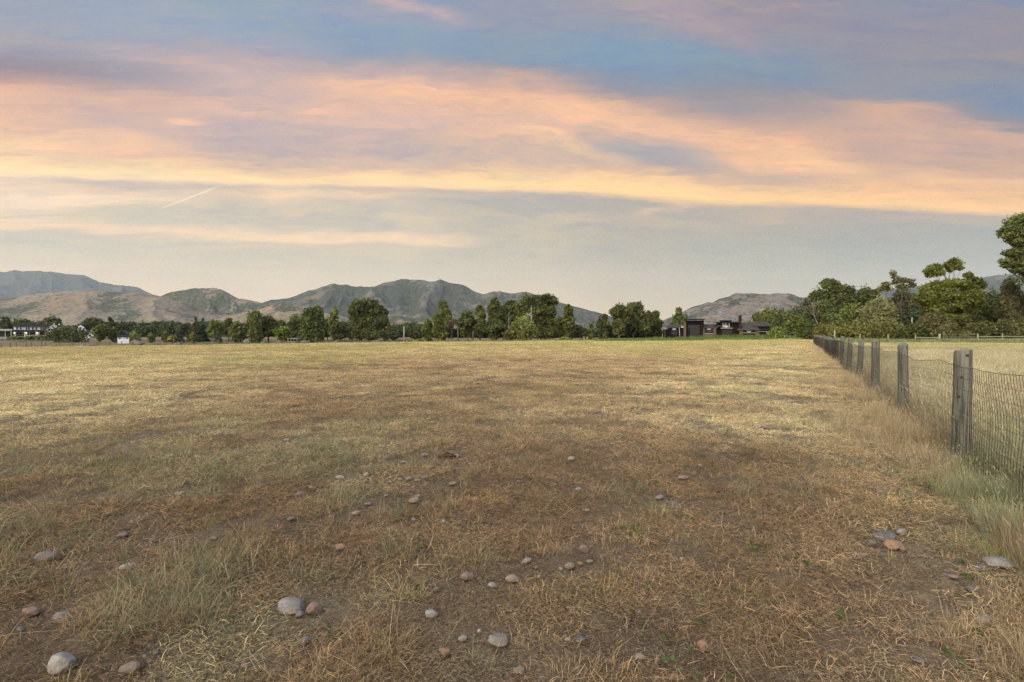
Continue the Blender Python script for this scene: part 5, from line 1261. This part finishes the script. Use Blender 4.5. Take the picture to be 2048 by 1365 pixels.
# ------------------------------------------------------------------ sky
SUN_EL, SUN_AZ = 16.0, 208.0           # degrees; azimuth clockwise from the view direction
W = bpy.data.worlds.new('World'); SC.world = W; W.use_nodes = True; nt = W.node_tree; nt.nodes.clear()
out = nt.nodes.new('ShaderNodeOutputWorld')
sk = nt.nodes.new('ShaderNodeTexSky'); sk.sky_type = 'NISHITA'; sk.sun_disc = False; sk.sun_elevation = R(SUN_EL); sk.sun_rotation = R(SUN_AZ); sk.air_density = 1.2; sk.dust_density = 2.0; sk.ozone_density = 2
tc = nt.nodes.new('ShaderNodeTexCoord').outputs['Generated']
sp = nt.nodes.new('ShaderNodeSeparateXYZ'); nt.links.new(tc, sp.inputs[0]); sx, sy, sz = sp.outputs
m_ = lambda op, a, b=None, c=None, cl=False: mth(nt, op, a, b, c, cl)
azm = m_('ARCTAN2', sx, sy)                                   # azimuth, 0 straight ahead
azc = m_('MINIMUM', m_('MAXIMUM', azm, -.80), .80)
tu = m_('TANGENT', azc)
hyp = m_('SQRT', m_('ADD', m_('MULTIPLY', sx, sx), m_('MULTIPLY', sy, sy)))
elv = m_('DIVIDE', m_('DIVIDE', sz, m_('MAXIMUM', hyp, .02)), m_('COSINE', azc))      # tangent of elevation
# cloud layer coordinates (flat layer far overhead) for the streaky texture
cv = nt.nodes.new('ShaderNodeCombineXYZ'); nt.links.new(azm, cv.inputs[0]); nt.links.new(m_('MINIMUM', elv, 3.0), cv.inputs[1])
base = cv.outputs[0]
def nz(sc, rot, detail, rough, dist=0, loc=(0, 0, 0)):
    return noise(nt, mapv(nt, base, sc, loc, (0, 0, rot)), 1.0, detail, rough, dist)
damp = ramp(nt, elv, [(0, 0), (.09, .15), (.18, .7), (.28, 1)])
w1 = m_('SUBTRACT', nz((2.2, 7, 1), R(-8), 3, .5, .3), .5); w2 = m_('SUBTRACT', nz((6, 26, 1), R(-10), 4, .55, .4, (3, 1, 0)), .5)
w3 = m_('SUBTRACT', nz((14, 75, 1), R(-7), 4, .6, .3, (7, 2, 0)), .5)
warp = m_('MULTIPLY', m_('ADD', m_('ADD', m_('MULTIPLY', w1, 44), m_('MULTIPLY', w2, 52)), m_('MULTIPLY', w3, 30)), damp)
# lower rim of the bright bank, sinking from one side to the other
uu = m_('DIVIDE', m_('ADD', tu, 1.0), 2.0)
EDGE = [(0, 352), (200, 357), (400, 363), (600, 370), (800, 375), (1000, 379), (1200, 386), (1300, 396), (1400, 405), (1600, 411), (1800, 417), (2048, 429)]
edge = ramp(nt, uu, [(x / 2048., (y - 340) / 100.) for x, y in EDGE])
q = m_('ADD', m_('SUBTRACT', m_('SUBTRACT', HY, m_('MULTIPLY', elv, 1024.0)), m_('ADD', m_('MULTIPLY', edge, 100.0), 340.0)), 385.0)
# near the rim the ripples shrink so that the rim stays crisp
rim = m_('MINIMUM', m_('ADD', m_('MULTIPLY', m_('ABSOLUTE', m_('SUBTRACT', q, 385.0)), 1 / 50.), .24), 1.0)
q = m_('ADD', q, m_('MULTIPLY', warp, rim))
pos = m_('DIVIDE', m_('ADD', q, 120.0), 900.0, None, True)
CL = {
0: [(0, 148, 163, 186), (60, 158, 165, 182), (115, 152, 150, 168), (135, 150, 140, 152), (160, 190, 155, 145), (190, 228, 182, 150), (225, 222, 180, 155), (260, 230, 188, 155), (285, 248, 206, 155), (300, 250, 212, 160), (320, 245, 205, 160), (338, 255, 226, 168), (350, 255, 232, 180), (357, 235, 210, 180), (375, 240, 215, 185), (395, 250, 225, 195), (410, 240, 220, 195), (425, 215, 205, 185), (440, 235, 215, 190), (455, 238, 215, 185), (465, 207, 203, 188), (490, 205, 205, 190), (540, 218, 208, 188), (600, 225, 212, 185), (668, 225, 210, 180)],
256: [(0, 145, 165, 192), (60, 150, 165, 190), (100, 158, 162, 182), (130, 155, 155, 170), (150, 165, 158, 168), (185, 205, 172, 160), (215, 222, 182, 158), (240, 205, 178, 168), (260, 215, 182, 165), (290, 230, 192, 160), (310, 232, 190, 160), (330, 245, 208, 160), (350, 255, 228, 168), (359, 250, 220, 180), (367, 207, 192, 180), (385, 225, 205, 185), (400, 232, 215, 190), (420, 205, 200, 185), (435, 200, 200, 188), (455, 235, 212, 185), (466, 215, 205, 185), (490, 205, 203, 188), (540, 215, 206, 188), (600, 222, 210, 186), (668, 222, 208, 182)],
512: [(0, 132, 160, 192), (50, 138, 163, 193), (90, 155, 165, 188), (115, 170, 165, 180), (140, 185, 170, 175), (170, 195, 175, 175), (200, 205, 178, 170), (225, 218, 184, 165), (250, 192, 173, 175), (280, 192, 175, 177), (305, 200, 178, 170), (330, 215, 185, 165), (350, 245, 210, 160), (363, 255, 225, 165), (370, 240, 212, 175), (377, 210, 192, 175), (390, 228, 204, 176), (405, 210, 198, 180), (425, 200, 195, 182), (445, 202, 198, 184), (468, 233, 211, 183), (478, 233, 211, 183), (486, 210, 200, 182), (520, 202, 200, 186), (570, 210, 203, 186), (668, 215, 205, 182)],
768: [(0, 138, 158, 188), (30, 148, 159, 186), (60, 128, 158, 190), (100, 128, 155, 185), (125, 150, 158, 178), (140, 190, 170, 170), (165, 215, 180, 165), (190, 222, 182, 158), (215, 226, 184, 158), (240, 215, 182, 167), (270, 205, 180, 172), (300, 198, 178, 172), (325, 208, 182, 168), (345, 240, 202, 158), (360, 255, 222, 160), (371, 250, 215, 165), (378, 195, 182, 172), (390, 215, 197, 174), (400, 205, 194, 178), (430, 195, 192, 182), (455, 200, 195, 182), (474, 225, 205, 180), (483, 226, 205, 180), (490, 205, 197, 180), (530, 198, 196, 183), (590, 205, 199, 183), (668, 208, 198, 178)],
1024: [(0, 140, 152, 178), (40, 140, 152, 178), (80, 125, 152, 182), (110, 122, 152, 182), (135, 140, 152, 172), (155, 195, 165, 155), (180, 215, 172, 148), (205, 232, 182, 145), (225, 222, 180, 155), (250, 215, 180, 160), (270, 225, 184, 152), (290, 215, 182, 158), (315, 205, 180, 165), (335, 225, 190, 155), (350, 250, 210, 150), (367, 255, 218, 150), (378, 245, 208, 158), (384, 190, 180, 170), (400, 180, 178, 172), (430, 190, 185, 172), (450, 186, 184, 174), (470, 193, 187, 172), (500, 188, 187, 176), (550, 195, 191, 177), (620, 203, 193, 172), (668, 205, 193, 170)],
1280: [(0, 155, 155, 172), (30, 150, 152, 172), (60, 140, 152, 175), (85, 118, 152, 184), (110, 114, 152, 187), (135, 116, 148, 180), (165, 126, 145, 170), (195, 150, 150, 162), (215, 200, 165, 145), (235, 225, 178, 145), (255, 222, 178, 150), (280, 195, 172, 162), (300, 168, 166, 168), (320, 172, 166, 168), (335, 205, 175, 155), (350, 240, 195, 145), (370, 255, 212, 140), (386, 255, 215, 142), (396, 225, 190, 150), (404, 178, 172, 165), (425, 178, 174, 165), (437, 184, 177, 165), (460, 175, 174, 167), (500, 175, 177, 170), (560, 182, 181, 170), (620, 190, 184, 168), (668, 192, 184, 166)],
1536: [(0, 150, 145, 162), (40, 150, 145, 160), (80, 140, 145, 165), (110, 128, 145, 170), (130, 116, 145, 172), (160, 125, 145, 168), (190, 135, 142, 160), (220, 152, 146, 155), (245, 200, 165, 142), (265, 215, 170, 140), (285, 228, 175, 138), (305, 235, 182, 135), (325, 240, 188, 138), (340, 225, 182, 145), (355, 207, 176, 150), (370, 220, 182, 148), (385, 245, 200, 135), (400, 255, 208, 130), (407, 235, 195, 145), (414, 185, 172, 160), (430, 178, 172, 162), (460, 172, 172, 165), (500, 168, 174, 170), (560, 172, 177, 170), (620, 180, 180, 168), (668, 184, 180, 166)],
1792: [(0, 132, 142, 168), (50, 140, 142, 162), (100, 140, 142, 160), (140, 135, 142, 162), (170, 130, 142, 165), (195, 142, 146, 160), (210, 185, 160, 145), (230, 205, 165, 142), (255, 200, 165, 145), (280, 196, 163, 148), (305, 196, 163, 148), (330, 205, 168, 142), (345, 225, 180, 138), (360, 230, 184, 138), (375, 235, 185, 132), (395, 250, 198, 128), (410, 255, 205, 128), (418, 225, 188, 145), (425, 174, 166, 160), (445, 170, 168, 162), (480, 163, 170, 170), (540, 165, 173, 170), (600, 172, 177, 168), (668, 176, 177, 166)],
2048: [(0, 115, 138, 172), (30, 140, 140, 160), (70, 140, 140, 158), (110, 138, 140, 155), (150, 130, 140, 160), (190, 117, 138, 165), (230, 117, 138, 165), (250, 137, 141, 155), (270, 205, 165, 140), (290, 192, 161, 145), (315, 195, 162, 142), (340, 205, 165, 140), (365, 215, 172, 138), (380, 230, 180, 130), (400, 245, 192, 125), (421, 255, 200, 125), (430, 225, 190, 150), (440, 167, 166, 165), (470, 158, 168, 172), (520, 158, 170, 170), (580, 165, 174, 168), (668, 170, 174, 166)]}
lin = lambda v: ((v / 255 + .055) / 1.055) ** 2.4 if v > 10.3 else v / 255 / 12.92
col = None; keys = sorted(CL)
uw = m_('ADD', m_('ADD', uu, m_('MULTIPLY', w1, .05)), m_('MULTIPLY', w2, .05))
for i, kx in enumerate(keys):
    ed = np.interp(kx, [p[0] for p in EDGE], [p[1] for p in EDGE])
    st = [((py - ed + 385 + 120) / 900., tuple(lin(v) for v in c)) for py, *c in CL[kx]]
    c = ramp(nt, pos, st)
    if col is None: col = c
    else:
        mr = nt.nodes.new('ShaderNodeMapRange'); mr.interpolation_type = 'SMOOTHSTEP'
        mr.inputs['From Min'].default_value = (keys[i - 1] + 20) / 2048.; mr.inputs['From Max'].default_value = (kx - 20) / 2048.
        nt.links.new(uw, mr.inputs['Value']); col = mixc(nt, mr.outputs[0], col, c)
# fine cirrus grain, warm against cool, its fibres running along the bank
fv = nt.nodes.new('ShaderNodeCombineXYZ'); nt.links.new(azm, fv.inputs[0]); nt.links.new(m_('MULTIPLY', m_('MAXIMUM', q, -900.0), 1 / 1024.), fv.inputs[1])
def fz(sc, rot, det, ro, di, loc): return noise(nt, mapv(nt, fv.outputs[0], sc, loc, (0, 0, rot)), 1.0, det, ro, di)
fib = m_('ADD', m_('MULTIPLY', fz((4, 26, 1), R(9), 7, .66, .9, (1, 9, 0)), .6), m_('MULTIPLY', fz((12, 90, 1), R(6), 5, .65, .6, (4, 4, 0)), .4))
# single cloud streaks: (photo columns and rows of the spine), half width, colour, strength
STREAKS = [
 ([(560, 150), (700, 165), (900, 193), (1100, 213), (1300, 240), (1500, 287), (1650, 332), (1760, 362)], 24, (246, 192, 142), [(560, 0), (800, .45), (1100, .9), (1500, .9), (1760, 0)]),
 ([(1000, 255), (1080, 262), (1150, 290), (1250, 325), (1330, 345)], 16, (250, 205, 150), [(1000, 0), (1090, .8), (1180, .8), (1330, 0)]),
 ([(1150, 292), (1250, 300), (1400, 322), (1480, 330)], 20, (165, 168, 178), [(1150, 0), (1220, .75), (1380, .7), (1480, 0)]),
 ([(0, 138), (80, 136), (180, 150), (280, 180)], 24, (150, 138, 150), [(0, .5), (100, .75), (180, .6), (280, 0)]),
 ([(1250, 205), (1500, 225), (1700, 222), (1850, 232)], 26, (152, 146, 156), [(1200, 0), (1400, .6), (1650, .5), (1800, 0)]),
 ([(150, 85), (300, 112), (420, 138), (560, 165)], 20, (200, 178, 182), [(150, 0), (280, .5), (420, .55), (560, 0)]),
 ([(700, -10), (800, 8), (880, 26), (960, 46)], 13, (196, 172, 182), [(690, 0), (780, .8), (880, .7), (960, 0)]),
 ([(1240, 0), (1380, 30), (1480, 75), (1560, 112)], 36, (178, 156, 166), [(1200, 0), (1330, .55), (1470, .6), (1580, 0)]),
 ([(1150, 118), (1300, 100), (1450, 118), (1560, 130)], 20, (120, 153, 180), [(1120, 0), (1280, .7), (1430, .7), (1580, 0)]),
 ([(500, 55), (650, 62), (800, 82), (900, 100)], 26, (130, 157, 184), [(450, 0), (620, .6), (800, .6), (920, 0)]),
 ([(1240, 432), (1300, 422), (1340, 412), (1420, 404)], 8, (222, 192, 160), [(1240, 0), (1310, .85), (1345, .8), (1430, 0)]),
 ([(1080, 438), (1150, 437), (1230, 441)], 9, (206, 188, 165), [(1070, 0), (1140, .8), (1240, 0)]),
 ([(720, 436), (820, 438), (950, 444)], 8, (214, 198, 178), [(720, 0), (800, .7), (950, 0)]),
 ([(0, 392), (120, 395), (240, 402), (330, 408)], 11, (252, 226, 194), [(0, .7), (130, .9), (330, 0)]),
 ([(470, 383), (560, 386), (660, 392), (800, 398)], 10, (246, 214, 174), [(470, 0), (560, .85), (680, .7), (800, 0)]),
 ([(0, 446), (150, 456), (350, 463), (550, 471), (800, 478), (1010, 484)], 11, (242, 216, 182), [(0, .9), (300, .6), (600, .9), (880, .7), (1030, 0)]),
 ([(150, 371), (260, 374), (420, 380)], 9, (196, 184, 182), [(120, 0), (220, .7), (420, 0)]),
 ([(560, 225), (640, 238), (700, 255)], 14, (238, 190, 156), [(560, 0), (630, .7), (710, 0)]),
 ([(320, 238), (380, 247), (440, 252)], 7, (242, 196, 156), [(310, 0), (375, .8), (440, 0)]),
 ([(100, 200), (200, 225), (300, 262), (420, 300)], 14, (196, 172, 172), [(80, 0), (200, .55), (330, .55), (430, 0)]),
 ([(1600, 320), (1720, 345), (1850, 360), (2048, 372)], 9, (248, 200, 140), [(1560, 0), (1660, .8), (1850, .6), (2048, .5)]),
 ([(1700, 345), (1780, 352), (1900, 345)], 14, (190, 165, 155), [(1700, 0), (1780, .7), (1900, 0)]),
 ([(1780, 215), (1880, 232), (1960, 262), (2048, 285)], 16, (214, 168, 140), [(1740, 0), (1850, .7), (1980, .8), (2048, .7)]),
 ([(1350, 553), (1420, 559), (1520, 556)], 4, (196, 186, 168), [(1350, 0), (1420, .7), (1530, 0)]),
 ([(1400, 430), (1600, 442), (1800, 436), (2048, 446)], 9, (190, 176, 164), [(1380, 0), (1550, .5), (1900, .5), (2048, .3)]),
]
pyw = m_('ADD', m_('SUBTRACT', HY, m_('MULTIPLY', elv, 1024.0)), m_('MULTIPLY', warp, .55))
tex_ = m_('ADD', m_('MULTIPLY', fib, 3.2), -1.05, None, True)
for spine, hw, cc, strg in STREAKS:
    cen = ramp(nt, uu, [(max(x, 0) / 2048., (y + 50) / 700.) for x, y in spine], 'B_SPLINE')
    dd = m_('DIVIDE', m_('SUBTRACT', pyw, m_('SUBTRACT', m_('MULTIPLY', cen, 700.0), 50.0)), hw * 1.5)
    al = m_('SUBTRACT', 1.0, m_('MULTIPLY', dd, dd), None, True); al = m_('MULTIPLY', al, al)
    al = m_('MULTIPLY', m_('MULTIPLY', al, ramp(nt, uu, [(max(x, 0) / 2048., s_) for x, s_ in strg], 'EASE')), m_('ADD', m_('MULTIPLY', tex_, .65), .42), None, True)
    col = mixc(nt, al, col, tuple(lin(v) for v in cc))
st = ramp(nt, fib, [(.39, (.86, .91, 1.03)), (.5, (1, 1, 1)), (.61, (1.16, 1.06, .93))])
col = mixc(nt, damp, col, mixc(nt, 1.0, col, st, 'MULTIPLY'))
col = mixc(nt, 1.0, col, ramp(nt, elv, [(0, (1.36, 1.19, .92)), (.09, (1.25, 1.10, .86)), (.18, (1.10, 1.01, .85)), (.33, (1.04, .98, .89)), (.42, (1.05, .98, .92)), (.6, (1.07, .98, .895))]), 'MULTIPLY')
# contrail: a short bright straight streak in the cloud bank
ax0, ay0, ax1, ay1 = (318 - 1024) / F, (HY - 419) / F, (446 - 1024) / F, (HY - 370) / F
L2 = (ax1 - ax0) ** 2 + (ay1 - ay0) ** 2; Ln = math.sqrt(L2)
dx_ = m_('SUBTRACT', tu, ax0); dy_ = m_('SUBTRACT', elv, ay0)
tt = m_('DIVIDE', m_('ADD', m_('MULTIPLY', dx_, ax1 - ax0), m_('MULTIPLY', dy_, ay1 - ay0)), L2)
pd = m_('ABSOLUTE', m_('DIVIDE', m_('SUBTRACT', m_('MULTIPLY', dx_, ay1 - ay0), m_('MULTIPLY', dy_, ax1 - ax0)), Ln))
wd = m_('MULTIPLY', m_('ADD', m_('MULTIPLY', tt, .8), .55), 2.6 / F)
cm = m_('SUBTRACT', 1.0, m_('DIVIDE', pd, wd), None, True)
cm = m_('MULTIPLY', cm, ramp(nt, tt, [(0, 0), (.05, .65), (.75, .6), (1, 0)]))
cm = m_('MULTIPLY', cm, m_('LESS_THAN', m_('ABSOLUTE', azm), .79))
col = mixc(nt, cm, col, (1.15, .92, .60))
SKYK = 1.08
# the sunlit western sky behind the viewer, boosted out of view to add fill
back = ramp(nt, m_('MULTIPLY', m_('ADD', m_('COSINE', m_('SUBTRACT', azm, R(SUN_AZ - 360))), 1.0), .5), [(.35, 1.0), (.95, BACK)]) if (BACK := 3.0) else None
high = ramp(nt, sz, [(.56, 1.0), (.85, 2.5)])          # unseen sky overhead brightened to add fill light on the ground
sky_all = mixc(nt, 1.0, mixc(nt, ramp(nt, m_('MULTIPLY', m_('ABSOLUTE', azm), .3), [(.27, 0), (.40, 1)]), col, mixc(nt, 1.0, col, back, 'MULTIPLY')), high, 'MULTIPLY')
bg1 = nt.nodes.new('ShaderNodeBackground'); nt.links.new(sk.outputs[0], bg1.inputs[0]); bg1.inputs[1].default_value = .05
hs = nt.nodes.new('ShaderNodeHueSaturation'); hs.inputs['Saturation'].default_value = .90; hs.inputs['Value'].default_value = 1.02; nt.links.new(sky_all, hs.inputs['Color']); sky_all = hs.outputs[0]
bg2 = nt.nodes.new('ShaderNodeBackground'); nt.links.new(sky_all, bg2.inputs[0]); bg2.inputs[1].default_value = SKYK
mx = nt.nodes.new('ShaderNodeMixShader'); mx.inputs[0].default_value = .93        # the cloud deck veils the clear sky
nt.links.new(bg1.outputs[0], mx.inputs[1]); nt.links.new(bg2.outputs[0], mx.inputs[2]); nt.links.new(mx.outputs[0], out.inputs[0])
W.cycles.sampling_method = 'MANUAL'; W.cycles.sample_map_resolution = 512

# ------------------------------------------------------------------ sun, camera, render
sl = bpy.data.lights.new('sun', 'SUN'); sl.energy = 3.5; sl.angle = R(40); sl.color = (1, .87, .70)
so = bpy.data.objects.new('sun', sl); COL.objects.link(so)
a = R(SUN_AZ); el = R(SUN_EL + 12)
dv = Vector((math.sin(a) * math.cos(el), math.cos(a) * math.cos(el), math.sin(el))); so.rotation_euler = dv.to_track_quat('Z', 'Y').to_euler(); so.location = dv * 50
cd = bpy.data.cameras.new('camera'); cd.lens = 18; cd.sensor_width = 36; cd.shift_y = -(682.5 - HY) / 2048.; cd.clip_start = .05; cd.clip_end = 60000
co = bpy.data.objects.new('camera', cd); COL.objects.link(co); co.location = (0, 0, EYE); co.rotation_euler = (R(90), 0, 0); SC.camera = co
SC.render.engine = 'CYCLES'; SC.render.resolution_x = 1024; SC.render.resolution_y = 682
cy = SC.cycles; cy.max_bounces = 6; cy.diffuse_bounces = 3; cy.transmission_bounces = 4; cy.volume_bounces = 0; cy.transparent_max_bounces = 8; cy.use_denoising = True; cy.denoiser = 'OPENIMAGEDENOISE'; cy.denoising_prefilter = 'NONE'; cy.denoising_input_passes = 'RGB_ALBEDO_NORMAL'
cy.caustics_reflective = False; cy.caustics_refractive = False; cy.sample_clamp_indirect = 4
vs = SC.view_settings; vs.view_transform = 'Standard'; vs.look = 'None'; vs.exposure = 0; vs.gamma = 1; vs.use_curve_mapping = False
